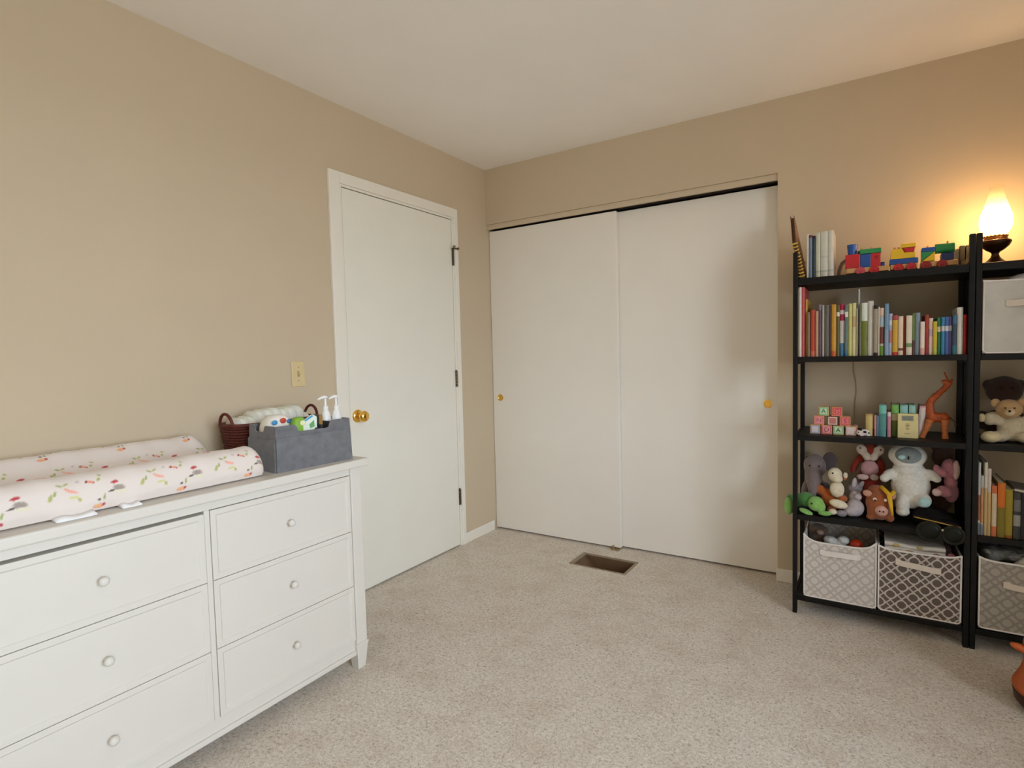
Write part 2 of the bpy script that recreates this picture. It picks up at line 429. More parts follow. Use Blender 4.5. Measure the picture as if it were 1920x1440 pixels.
# ================================================================== DRESSER
DT = 0.820
t = thing('dresser', 'long white six-drawer dresser with round knobs along the left wall', 'dresser', (0.275, -2.24, 0))
b = BM(); box(b, 0.004, 0.556, -2.862, -1.618, 0.790, DT); part('top', b, DRESS, t, 0.006, seg=3)
b = BM(); box(b, 0.02, 0.488, -2.83, -1.652, 0.075, 0.790); part('case', b, DRESS, t, 0.002)
for py in (-2.835, -1.695):
    for px in (0.02, 0.487):
        b = BM(); box(b, px, px+0.05, py, py+0.05, 0.102, 0.790); lg = part('post', b, DRESS, t, 0.003)
        b = BM(); box(b, px-0.004, px+0.054, py-0.004, py+0.054, 0.092, 0.104)
        cx, cy = px+0.025, py+0.025
        rings(b, [[(cx-h, cy-h, z), (cx+h, cy-h, z), (cx+h, cy+h, z), (cx-h, cy+h, z)] for h, z in ((0.027, 0.092), (0.0185, 0.0))])
        part('foot', b, DRESS, lg, 0.002)
b = BM(); box(b, 0.49, 0.528, -2.785, -1.695, 0.762, 0.790); part('top_rail', b, DRESS, t, 0.001)
b = BM(); box(b, 0.49, 0.529, -2.2465, -2.2305, 0.118, 0.762); part('divider', b, DRESS, t, 0.001)
b = BM(); box(b, 0.49, 0.524, -2.785, -1.695, 0.064, 0.118); box(b, 0.49, 0.532, -2.785, -1.695, 0.060, 0.078); part('bottom_rail', b, DRESS, t, 0.003)
def drawer(y0, y1, z0, z1, drop=0.0):
    z1 -= drop
    b = BM(); xf = 0.531; m = 0.016
    o = [(y0,z0),(y1,z0),(y1,z1),(y0,z1)]
    def inset(d): return [(y0+d,z0+d),(y1-d,z0+d),(y1-d,z1-d),(y0+d,z1-d)]
    lp = [(0.490, 0), (xf, 0), (xf+0.001, 0.001), (xf+0.001, m), (xf-0.003, m+0.004)]
    rings(b, [[(x, p[0], p[1]) for p in inset(d)] for x, d in lp])
    d = part('drawer', b, DRESS, t, 0.0012)
    cy, cz = (y0+y1)/2, (z0+z1)/2
    b = BM(); lathe(b, [(0.0075,0),(0.0060,0.004),(0.0055,0.009),(0.0085,0.012),(0.0120,0.0165),(0.0125,0.0205),(0.0104,0.025),(0.005,0.0275),(0.0005,0.028)], (xf-0.003, cy, cz), (1,0,0), 24)
    part('knob', b, DRESS, d, angle=50)
for ya, yb in ((-2.784, -2.2482), (-2.2292, -1.6962)):
    for i, (za, zb) in enumerate(((0.5460, 0.7600), (0.3338, 0.5442), (0.1200, 0.3320))):
        drawer(ya, yb, za, zb, 0.006 if (i == 0 and ya < -2.5) else 0.0)

# ------------------------------------------------------------------ changing pad with printed cover
def pad_profile():
    """closed outline in x-z (height over the dresser top), front first"""
    P = [(0.497,0.006),(0.506,0.030),(0.505,0.056),(0.497,0.079),(0.480,0.096),(0.458,0.103),(0.436,0.101),(0.412,0.089),(0.385,0.069),(0.350,0.052),(0.300,0.044),(0.250,0.044),(0.205,0.052),(0.170,0.072),(0.145,0.096),(0.120,0.114),(0.098,0.119),(0.078,0.114),(0.066,0.098),(0.062,0.070),(0.063,0.035),(0.070,0.006)]
    return P
def catmull(P, n, closed=False):
    out = []
    N = len(P)
    for i in range(N - (0 if closed else 1)):
        p0 = P[i-1] if (closed or i > 0) else P[0]; p1 = P[i]; p2 = P[(i+1) % N]; p3 = P[(i+2) % N] if (closed or i+2 < N) else P[-1]
        for k in range(n):
            s = k/n
            out.append(tuple(0.5*((2*b)+(-a+c)*s+(2*a-5*b+4*c-d)*s*s+(-a+3*b-3*c+d)*s**3) for a,b,c,d in zip(p0,p1,p2,p3)))
    if not closed: out.append(P[-1])
    return out
def resample(P, step):
    L = [0.0]
    for a, b in zip(P, P[1:]): L.append(L[-1] + math.dist(a, b))
    n = int(L[-1]/step); out = []; j = 0
    for i in range(n+1):
        d = L[-1]*i/n
        while j < len(L)-2 and L[j+1] < d: j += 1
        s = (d-L[j])/max(L[j+1]-L[j], 1e-9)
        out.append(tuple(a+(b-a)*s for a, b in zip(P[j], P[j+1])))
    return out, L[-1]
STEP = 0.0028
prof, plen = resample(catmull(pad_profile(), 10), STEP)
PY0, PY1 = -2.815, -2.022
NY = int((PY1-PY0)/STEP)
cxp, czp = 0.285, 0.045
CREAM=(224,214,207); GREY=(150,138,130); RED=(178,40,48); OLIVE=(168,176,98); LEAF=(150,165,98); ORNG=(232,128,88); PINK=(240,160,140); DRED=(140,34,40); YEL=(206,206,128); DK=(84,70,66); PALE=(222,220,190); LGREY=(190,182,184); YOR=(240,170,96)
# one repeat of the print: (s along, t up the cloth, half-length, half-width, angle, colour)
PRINT = [
 (0.000,0.052,0.015,0.0095,-8,GREY),(0.004,0.041,0.016,0.005,0,PALE),(-0.008,0.069,0.010,0.0045,8,RED),(-0.018,0.046,0.009,0.0028,10,DK),
 (0.058,0.055,0.0105,0.0048,70,OLIVE),(0.068,0.064,0.008,0.0036,72,LEAF),
 (0.080,0.083,0.0075,0.0034,-30,LEAF),(0.094,0.085,0.0075,0.0034,32,OLIVE),
 (0.098,0.068,0.013,0.0026,-32,ORNG),(0.104,0.064,0.014,0.004,-20,PINK),
 (0.106,0.049,0.0115,0.004,6,YEL),(0.118,0.041,0.006,0.0042,-60,OLIVE),
 (0.120,0.089,0.0045,0.0042,0,LGREY),
 (0.139,0.083,0.0055,0.0042,0,DRED),(0.147,0.080,0.008,0.0034,-20,ORNG),(0.153,0.076,0.003,0.003,0,RED),
 (0.165,0.083,0.0062,0.0042,60,OLIVE),(0.170,0.096,0.0058,0.0036,-40,OLIVE),
 (0.160,0.030,0.0045,0.0036,0,DK),(0.172,0.034,0.0088,0.0032,80,LEAF),(0.160,0.013,0.014,0.0065,6,ORNG),(0.158,0.014,0.008,0.004,0,YOR),(0.170,0.015,0.004,0.005,0,RED),
]
PER_S, PER_T = 0.207, 0.118
def print_colour(s, tt):
    row = math.floor(tt/PER_T); lt = tt - row*PER_T
    ls = s + (0.104 if row % 2 else 0.0)
    ls = ls - math.floor(ls/PER_S)*PER_S
    best = None
    for (a, c, hl, hw, ang, col) in PRINT:
        for off in (-PER_S, 0, PER_S):
            dx, dy = ls-(a+off), lt-c
            if abs(dx) > 0.02 or abs(dy) > 0.02: continue
            r = math.radians(ang); u = dx*math.cos(r)+dy*math.sin(r); v = -dx*math.sin(r)+dy*math.cos(r)
            d = (u/hl)**2 + (v/hw)**2
            if d < 1.0: best = (col, 0.82 if d < 0.55 else 0.45)
    if best is None: return CREAM
    col, k = best
    return tuple(int(c*k + b_*(1-k)) for c, b_ in zip(col, CREAM))
verts, cols = [], []
rows = []
for i in range(NY+1):
    y = PY0 + (PY1-PY0)*i/NY
    e = min(y-PY0, PY1-y)
    rr = 0.045
    k = 1.0 if e >= rr else math.sqrt(max(0.0, 1-((rr-e)/rr)**2))
    rows.append((y, k))
np_ = len(prof)
cl = {}
for (y, k) in rows:
    for j, (x, z) in enumerate(prof):
        nx = cxp + (x-cxp)*(0.91+0.09*k); nz = 0.004 + (z-0.004)*(0.35+0.65*k) if z > 0.004 else z
        wob = 0.0012*math.sin(y*31+x*17)+0.0010*math.sin(y*67-x*40)
        verts.append((nx+wob*0.5, y, DT + max(0.001, nz+wob*(1 if z > 0.03 else 0))))
        cols.append(print_colour(y-(-2.66), plen*j/(np_-1) ))
faces = [(i*np_+j, i*np_+j+1, (i+1)*np_+j+1, (i+1)*np_+j) for i in range(NY) for j in range(np_-1)]
faces += [(i*np_+np_-1, i*np_, (i+1)*np_, (i+1)*np_+np_-1) for i in range(NY)]
faces.append(tuple(range(np_))[::-1]); faces.append(tuple(NY*np_+j for j in range(np_)))
me = bpy.data.meshes.new('cover'); me.from_pydata([(v[0]-0.285, v[1]+2.4, v[2]-DT) for v in verts], [], faces)
ca = me.color_attributes.new('print', 'BYTE_COLOR', 'POINT')
flat = []
for c in cols: flat.extend((lin(c[0]), lin(c[1]), lin(c[2]), 1.0))
ca.data.foreach_set('color', flat)
me.polygons.foreach_set('use_smooth', [True]*len(me.polygons))
COVER = bpy.data.materials.new('printed_cotton_cover'); COVER.use_nodes = True
_n = COVER.node_tree; _a = _n.nodes.new('ShaderNodeVertexColor'); _a.layer_name = 'print'
_b = _n.nodes['Principled BSDF']; _n.links.new(_a.outputs['Color'], _b.inputs['Base Color'])
_b.inputs['Roughness'].default_value = 0.9; _b.inputs['Specular IOR Level'].default_value = 0.15; _b.inputs['Sheen Weight'].default_value = 0.15
_z = _n.nodes.new('ShaderNodeTexNoise'); _z.inputs['Scale'].default_value = 60; _c = _n.nodes.new('ShaderNodeTexCoord'); _n.links.new(_c.outputs['Object'], _z.inputs['Vector'])
_p = _n.nodes.new('ShaderNodeBump'); _p.inputs['Strength'].default_value = 0.12; _p.inputs['Distance'].default_value = 0.004; _n.links.new(_z.outputs['Fac'], _p.inputs['Height']); _n.links.new(_p.outputs['Normal'], _b.inputs['Normal'])
me.materials.append(COVER)
t = thing('changing_pad', 'contoured baby changing pad with bird and leaf print cover', 'changing pad', (0.285, -2.4, DT))
o = bpy.data.objects.new('cover', me); COL.objects.link(o); o.parent = t; BASE[o.name] = BASE[t.name]
WEB = M('white_webbing', (240, 240, 240), 0.7, var=0.02)
for (ya, yb, xo) in ((-2.600, -2.515, 0.5095), (-2.455, -2.410, 0.5085)):
    b = BM(); n = 8
    rings(b, [[(xo-0.016, y, DT+0.001), (xo+0.020, y, DT+0.001), (xo+0.020+0.002*math.sin(i), y, DT+0.005), (xo-0.016, y, DT+0.010+0.004*math.sin(i*0.9))] for i, y in enumerate([ya+(yb-ya)*q/n for q in range(n+1)])])
    part('strap', b, WEB, t, smooth=True, label='white webbing strap end')

# ------------------------------------------------------------------ grey felt caddy
FELT = M('grey_felt', (112, 113, 117), rough=1.0, var=0.16, scale=38, bump=0.5, bscale=500, spec=0.1, sheen=0.2)
FELTD = M('charcoal_felt', (66, 67, 72), rough=1.0, var=0.12, scale=38, bump=0.5, bscale=500, spec=0.1)
cad = thing('nappy_caddy', 'grey felt caddy with outer pockets standing at the end of the dresser', 'caddy', (0.413, -1.812, DT))
RZ = math.radians(-4.0)
CAD = Matrix.Translation((0.413, -1.812, DT)) @ Matrix.Rotation(RZ, 4, 'Z')
CW, CL, CHH = 0.090, 0.157, 0.158      # half depth (x), half length (y), height
def cpart(name, b, mat, par=cad, **kw):
    moved(b, CAD); return part(name, b, mat, par, **kw)
def fp(u, z, k=0.045):      # walls lean inward with height
    return u*(1 - k*z/CHH)
TH = 0.004
def wallpoly(b, axis, side, poly, th=TH, off=0.0):
    """felt panel: poly is (along, z); axis 'y' = long panel at x=side*CW, 'x' = end panel at y=side*CL"""
    lo, hi = [], []
    for (a, z) in poly:
        if axis == 'y':
            a2 = a*(1-0.030*z/CHH); d = side*(fp(CW, z)+off)
            lo.append((d, a2, z)); hi.append((d - side*th, a2, z))
        else:
            a2 = fp(a, z); d = side*(CL*(1-0.030*z/CHH)+off)
            lo.append((a2, d, z)); hi.append((a2, d - side*th, z))
    rings(b, [lo, hi])
H = CHH
def dipped(L, d0, d1, depth, r=0.012, z0=0.0, z1=H):
    """outline with a rounded dip in the top edge"""
    P = [(-L, z0), (L, z0), (L, z1)]
    P += [(d1+r, z1)] + [(d1+r-r*math.sin(q*PI/10), z1-r*0.3+0.3*r*math.cos(q*PI/10)-(depth-r)*q/5) for q in range(1, 5)] + [(d1-r*0.2, z1-depth+0.003), (d1-r, z1-depth), (d0+r, z1-depth), (d0+r*0.2, z1-depth+0.003)]
    P += [(d0-r+r*math.sin(q*PI/10), z1-r*0.3+0.3*r*math.cos(q*PI/10)-(depth-r)*q/5) for q in range(4, 0, -1)] + [(d0-r, z1), (-L, z1)]
    return P
b = BM(); wallpoly(b, 'y', 1, dipped(CL, -0.070, 0.062, 0.026)); cpart('front_panel', b, FELT, bevel=0.0012)
b = BM(); wallpoly(b, 'y', -1, dipped(CL, -0.06, 0.06, 0.026)); cpart('back_panel', b, FELT, bevel=0.0012)
b = BM(); wallpoly(b, 'x', -1, dipped(CW-TH, -0.048, 0.012, 0.022, 0.008)); cpart('end_panel', b, FELT, bevel=0.0012)
b = BM(); wallpoly(b, 'x', 1, dipped(CW-TH, -0.02, 0.03, 0.022, 0.008)); cpart('end_panel', b, FELT, bevel=0.0012)
b = BM(); box(b, -CW+TH, CW-TH, -CL+TH, CL-TH, 0.002, 0.006); cpart('bottom_panel', b, FELT)
b = BM(); wallpoly(b, 'y', 1, [(-CL, 0.0), (CL*0.98, 0.0), (CL*0.98, H-0.040), (-CL, H-0.040)], 0.003, 0.0045); cpart('outer_pocket', b, FELT, bevel=0.001)
b = BM(); wallpoly(b, 'x', -1, [(-CW, 0.0), (CW, 0.0), (CW, H-0.046), (-CW, H-0.046)], 0.003, 0.0045); cpart('outer_pocket', b, FELT, bevel=0.001)
b = BM(); box(b, -CW+0.008, CW-0.008, 0.030, 0.034, 0.006, H-0.012); cpart('divider', b, FELTD, bevel=0.001)
b = BM(); box(b, -CW+0.008, CW-0.008, 0.066, 0.070, 0.006, H-0.004); cpart('divider', b, FELTD, bevel=0.001)
def cw(x, y, z): return CAD @ Vector((x, y, z))

def soft_pack(b, cx, cy, cz, hx, hy, hz, n=10, puff=0.55):
    """pillow pack: box with domed faces"""
    mt = Matrix.Translation((cx, cy, cz))
    loops = []
    for i in range(n+1):
        s = -1 + 2*i/n
        e = max(0.12, 1-abs(s)**4*0.88)
        lp = []
        for q in range(20):
            a = 2*PI*q/20
            c, d = math.cos(a), math.sin(a)
            lp.append((hx*math.copysign(abs(c)**puff, c)*e, hy*s, hz*math.copysign(abs(d)**puff, d)*e))
        loops.append([mt @ Vector(p) for p in lp])
    rings(b, loops)
def disc(b, c, n, r, th=0.0008, seg=16): 
    n = Vector(n).normalized(); cyl(b, Vector(c)-n*th, Vector(c)+n*th, r, r, seg)

# wipes packs and other bits in the caddy (each its own thing)
def cthing(name, label, cat, x, y, z=0.006, group=None):
    return thing(name, label, cat, cw(x, y, z), group)
WPK = M('white_pack_film', (236, 234, 226), 0.35, var=0.03)
t = cthing('wipes_pack', 'white wipes pack with blue and red dots in the caddy', 'wipes pack', -0.022, -0.098)
b = BM(); soft_pack(b, -0.022, -0.088, 0.100, 0.048, 0.060, 0.090); cpart('pack', b, WPK, t, smooth=True)
for (y, z, r, c) in ((-0.118, 0.166, 0.0105, (70,150,205)), (-0.086, 0.170, 0.0115, (205,70,55)), (-0.062, 0.166, 0.009, (60,110,160)), (-0.052, 0.156, 0.008, (130,180,215))):
    b = BM(); ell(b, (0.026-0.0035*0, y, z), (0.0035, r, r*0.85)); cpart('printed_dot', b, paper(c), t, smooth=True)
t = cthing('snack_pouch', 'bright green soft pouch poking out of the caddy', 'pouch', 0.038, -0.045)
b = BM(); soft_pack(b, 0.046, -0.040, 0.092, 0.022, 0.036, 0.088); cpart('pouch', b, paper((132,178,62)), t, smooth=True)
b = BM(); ell(b, (0.066, -0.034, 0.158), (0.004, 0.012, 0.010)); cpart('printed_star', b, paper((232,236,190)), t, smooth=True)
t = cthing('folded_leaflet', 'folded white and blue leaflet tucked beside the green pouch', 'leaflet', 0.068, 0.006)
b = BM(); prism(b, [(-0.036,0.06),(0.020,0.06),(0.022,0.175),(0.004,0.186),(-0.034,0.166)], 0.066, 0.0675, 'x'); cpart('sheet', b, paper((226,236,222)), t)
b = BM(); prism(b, [(-0.030,0.166),(0.004,0.184),(0.006,0.177),(-0.028,0.160)], 0.0676, 0.0680, 'x'); cpart('blue_stripe', b, paper((70,160,205)), t)
b = BM(); prism(b, [(-0.010,0.150),(0.010,0.164),(0.012,0.140),(-0.006,0.136)], 0.0676, 0.0680, 'x'); cpart('green_print', b, paper((110,170,110)), t)
t = cthing('ointment_box', 'dark box with a tan end standing in the caddy', 'box', 0.020, 0.050)
b = BM(); box(b, 0.0, 0.040, 0.037, 0.064, 0.006, 0.176); cpart('carton', b, paper((62,56,44)), t, bevel=0.001)
b = BM(); box(b, 0.0402, 0.0410, 0.050, 0.064, 0.140, 0.175); cpart('end_label', b, paper((170,128,70)), t)
def pump(x, y, label, h=0.225):
    t = cthing('pump_bottle', label, 'pump bottle', x, y, group='pump bottles in the caddy')
    b = BM(); lathe(b, [(0.018,0.0),(0.020,0.004),(0.020,0.130),(0.0195,0.150),(0.0150,0.175),(0.0100,0.184),(0.0090,0.186)], (x, y, 0.006), seg=24); cpart('bottle', b, M('white_bottle_plastic',(238,238,236),0.3,var=0.02), t, angle=50)
    b = BM(); lathe(b, [(0.0105,0.184),(0.0105,0.200),(0.0045,0.202),(0.0040,h+0.008)], (x, y, 0.006), seg=18); c = cpart('collar', b, MATS['white_bottle_plastic'], t, angle=40)
    b = BM(); z = 0.006+h
    tube(b, [(x+0.002, y+0.006, z+0.008), (x, y-0.006, z+0.010), (x-0.001, y-0.022, z+0.006), (x-0.001, y-0.032, z+0.001)], [0.0072, 0.0068, 0.0045, 0.0032], 10); cpart('pump_head', b, MATS['white_bottle_plastic'], c, smooth=True)
pump(0.022, 0.092, 'white pump bottle in the caddy, the one further from the closet')
pump(0.030, 0.134, 'white pump bottle in the caddy, the one nearest the door knob')
t = cthing('rolled_cloth', 'dark grey rolled cloth showing in the caddy front dip', 'cloth', 0.060, 0.020)
b = BM(); cyl(b, (0.068, 0.000, 0.095), (0.068, 0.026, 0.130), 0.0125, 0.0125); cpart('roll', b, FELTD, t, bevel=0.003)

# ------------------------------------------------------------------ wicker basket with nappies behind the caddy
WICK = M('red_brown_wicker', (92, 38, 30), rough=0.55, var=0.35, scale=120, spec=0.4)
bc = (0.150, -1.760)
t = thing('wicker_basket', 'red-brown wicker basket with loop handles behind the felt caddy', 'basket', (bc[0], bc[1], DT))
def oval(rx, ry, z, n=40, p=0.6):
    out = []
    for i in range(n):
        a = 2*PI*i/n; c, s = math.cos(a), math.sin(a)
        out.append((bc[0]+rx*math.copysign(abs(c)**p, c), bc[1]+ry*math.copysign(abs(s)**p, s), DT+z))
    return out
b = BM(); rings(b, [oval(0.072, 0.165, 0.002), oval(0.072, 0.165, 0.004)]); part('bottom', b, WICK, t)
nr = 13
for i in range(nr):
    z = 0.007 + i*0.0105; k = i/(nr-1)
    n = 60; pts = []
    for q, p in enumerate(oval(0.074+0.012*k, 0.168+0.020*k, z, n)):
        c = Vector((bc[0], bc[1], p[2])); d = (Vector(p)-c); d.normalize()
        pts.append(Vector(p) + d*(0.0022*(1 if (q+i) % 2 else -1)))
    b = BM(); tube(b, pts, 0.0058, 6, closed=True); part('woven_strand', b, WICK, t, smooth=True)
b = BM(); tube(b, oval(0.088, 0.190, 0.142, 60), 0.008, 8, closed=True); part('rim', b, WICK, t, smooth=True)
for s in (-1, 1):
    b = BM(); tube(b, [(bc[0]+0.042*math.cos(a)+0.005, bc[1]+s*(0.188+0.004*math.sin(a)), DT+0.140+0.048*math.sin(a)) for a in [PI*q/14 for q in range(15)]], 0.0058, 8); part('handle', b, WICK, t, smooth=True)
# folded nappies standing in the basket
NAP = M('white_nappy', (232, 233, 224), 0.85, var=0.04, scale=60, bump=0.3, bscale=90)
NAPG = paper((196, 218, 200))
words = ['first', 'second', 'third', 'fourth', 'fifth', 'sixth', 'seventh', 'eighth', 'ninth', 'tenth']
for i in range(9):
    y = -1.902 + i*0.0345; zt = DT + 0.155 + (0.030 if 2 <= i <= 7 else 0.006) + 0.004*math.sin(i*2.1)
    t = thing('folded_nappy', 'folded white nappy with pale green stripe in the basket, %s from left' % words[i], 'nappy', (0.15, y, DT+0.006), 'folded nappies in the wicker basket')
    b = BM(); lp = []
    for q in range(13):
        a = PI*q/12
        lp.append((-0.052-0.0*a, 0))
    prof2 = [(0.205, DT+0.012), (0.212, zt-0.03), (0.204, zt-0.010), (0.185, zt), (0.115, zt), (0.096, zt-0.010), (0.088, zt-0.03), (0.095, DT+0.012)]
    hw = 0.0135
    rings(b, [[(x, y-hw, z) for x, z in prof2], [(x*0.98+0.003, y-hw*0.5, z+0.006) for x, z in prof2], [(x*0.98+0.003, y+hw*0.5, z+0.006) for x, z in prof2], [(x, y+hw, z) for x, z in prof2]])
    part('fold', b, NAP, t, smooth=True)
    b = BM(); rings(b, [[(0.214, y+hw*0.2, zt-0.045), (0.190, y+hw*0.2, zt+0.0068), (0.110, y+hw*0.2, zt+0.0068), (0.110, y+hw*0.2, zt+0.004)], [(0.214, y+hw*0.55, zt-0.045), (0.190, y+hw*0.55, zt+0.0068), (0.110, y+hw*0.55, zt+0.0068), (0.110, y+hw*0.55, zt+0.004)]])
    part('green_stripe', b, NAPG, t)

# ================================================================== BOOKCASES
SH = (1.508, 1.163, 0.815, 0.455, 0.085)     # shelf top heights
FY, BY = -0.350, -0.014
def bookcase(x0, x1, label):
    t = thing('bookcase', label, 'bookcase', ((x0+x1)/2, (FY+BY)/2, 0), 'black five-shelf bookcases')
    pw, pd, ph = 0.018, 0.030, 1.622
    for px in (x0, x1-pw):
        for (ya, yb) in ((FY, FY+pd), (BY-pd, BY)):
            b = BM(); box(b, px, px+pw, ya, yb, 0, ph); part('post', b, BLACKW, t, 0.002)
        for z in SH:
            b = BM(); box(b, px+0.003, px+pw-0.003, FY+pd, BY-pd, z-0.034, z-0.002); part('side_rail', b, BLACKW, t, 0.001)
        b = BM(); n = 12     # curved top rail between the posts
        lo = [(FY+pd+(BY-pd-FY-pd)*i/n, 1.560-0.018*math.sin(PI*i/n)) for i in range(n+1)]
        prism(b, lo + [(p[0], p[1]-0.03) for p in lo[::-1]], px+0.003, px+pw-0.003, 'x'); part('top_rail', b, BLACKW, t)
    for i, z in enumerate(SH):
        b = BM(); th = 0.030 if i == 0 else 0.024
        box(b, x0+pw, x1-pw, FY+0.002, BY-0.002, z-th, z); part('shelf', b, BLACKW, t, 0.002)
bookcase(1.897, 2.523, 'black wooden bookcase with toy train on top, beside the closet')
bookcase(2.5255, 3.1515, 'black wooden bookcase carrying the glowing lamp at the right edge')

# ------------------------------------------------------------------ books
PAGES = M('page_block', (226, 216, 196), rough=0.8, var=0.06, scale=300)
def book(label, x0, x1, h, col, z, front=-0.325, depth=0.19, bands=(), group=None, cat='book', lean=0.0, name='book', spine_round=True):
    """upright book, spine towards the room: cover shell, page block, printed bands on the spine"""
    x0 += 0.0004; x1 -= 0.0004
    wd = x1-x0
    base = Vector(((x0+x1)/2, front, z))
    t = thing(name, label, cat, base, group)
    mt = Matrix.Translation(base) @ Matrix.Rotation(lean, 4, 'Y') @ Matrix.Translation(-base) if lean else None
    c = min(0.0022, wd*0.22); bul = min(0.004, wd*0.22)
    n = 6
    def arc(o, by):      # outline of the spine bulge
        return [(x0+o + (wd-2*o)*i/n, front - by*math.sin(PI*i/n) + o) for i in range(n+1)]
    outer = arc(0, bul); inner = arc(c, bul)
    poly = [(x0, front+depth)] + outer + [(x1, front+depth), (x1-c, front+depth)] + inner[::-1] + [(x0+c, front+depth)]
    b = BM(); prism(b, poly, z, z+h, 'z')
    if mt: moved(b, mt)
    cv = part('cover', b, paper(col), t)
    b = BM(); box(b, x0+c, x1-c, front+c+0.0004, front+depth-0.004, z+0.003, z+h-0.003)
    if mt: moved(b, mt)
    part('pages', b, PAGES, t)
    for (f0, f1, bc_) in bands:
        b = BM()
        a = arc(0.0, bul+0.0007); a2 = [(p[0], p[1]+0.0012) for p in a]
        prism(b, a + a2[::-1], z+h*f0, z+h*f1, 'z')
        if mt: moved(b, mt)
        part('spine_print', b, paper(bc_), cv)
    return t
B2X = [(1.9079,1.9207,.32),(1.9207,1.9324,.319),(1.9334,1.9419,.255),(1.9419,1.9545,.196),(1.9566,1.9764,.204),(1.9764,1.9878,.199),(1.9878,2.0022,.226),(2.0022,2.0104,.223),(2.0104,2.0297,.222),(2.0297,2.0388,.224),(2.0388,2.0569,.223),(2.0569,2.0699,.22),(2.0699,2.0887,.224),(2.0887,2.1015,.219),(2.1015,2.1172,.223),(2.1172,2.1317,.224),(2.1317,2.1375,.201),(2.1375,2.1433,.284),(2.1433,2.151,.219),(2.151,2.173,.222),(2.173,2.1947,.229),(2.1947,2.2097,.209),(2.2097,2.2163,.202),(2.2163,2.233,.197),(2.2339,2.2486,.213),(2.2486,2.2614,.172),(2.2614,2.2814,.164),(2.2814,2.2985,.159),(2.2985,2.3084,.159),(2.3084,2.3288,.16),(2.3288,2.3376,.168),(2.3376,2.356,.17),(2.356,2.3708,.133),(2.3708,2.3846,.16),(2.3846,2.3983,.146),(2.3983,2.4111,.132),(2.4111,2.4247,.146),(2.4247,2.4364,.148),(2.4364,2.4482,.148),(2.4482,2.4598,.149),(2.4598,2.4747,.153),(2.4747,2.4935,.183),(2.4935,2.5057,.154)]
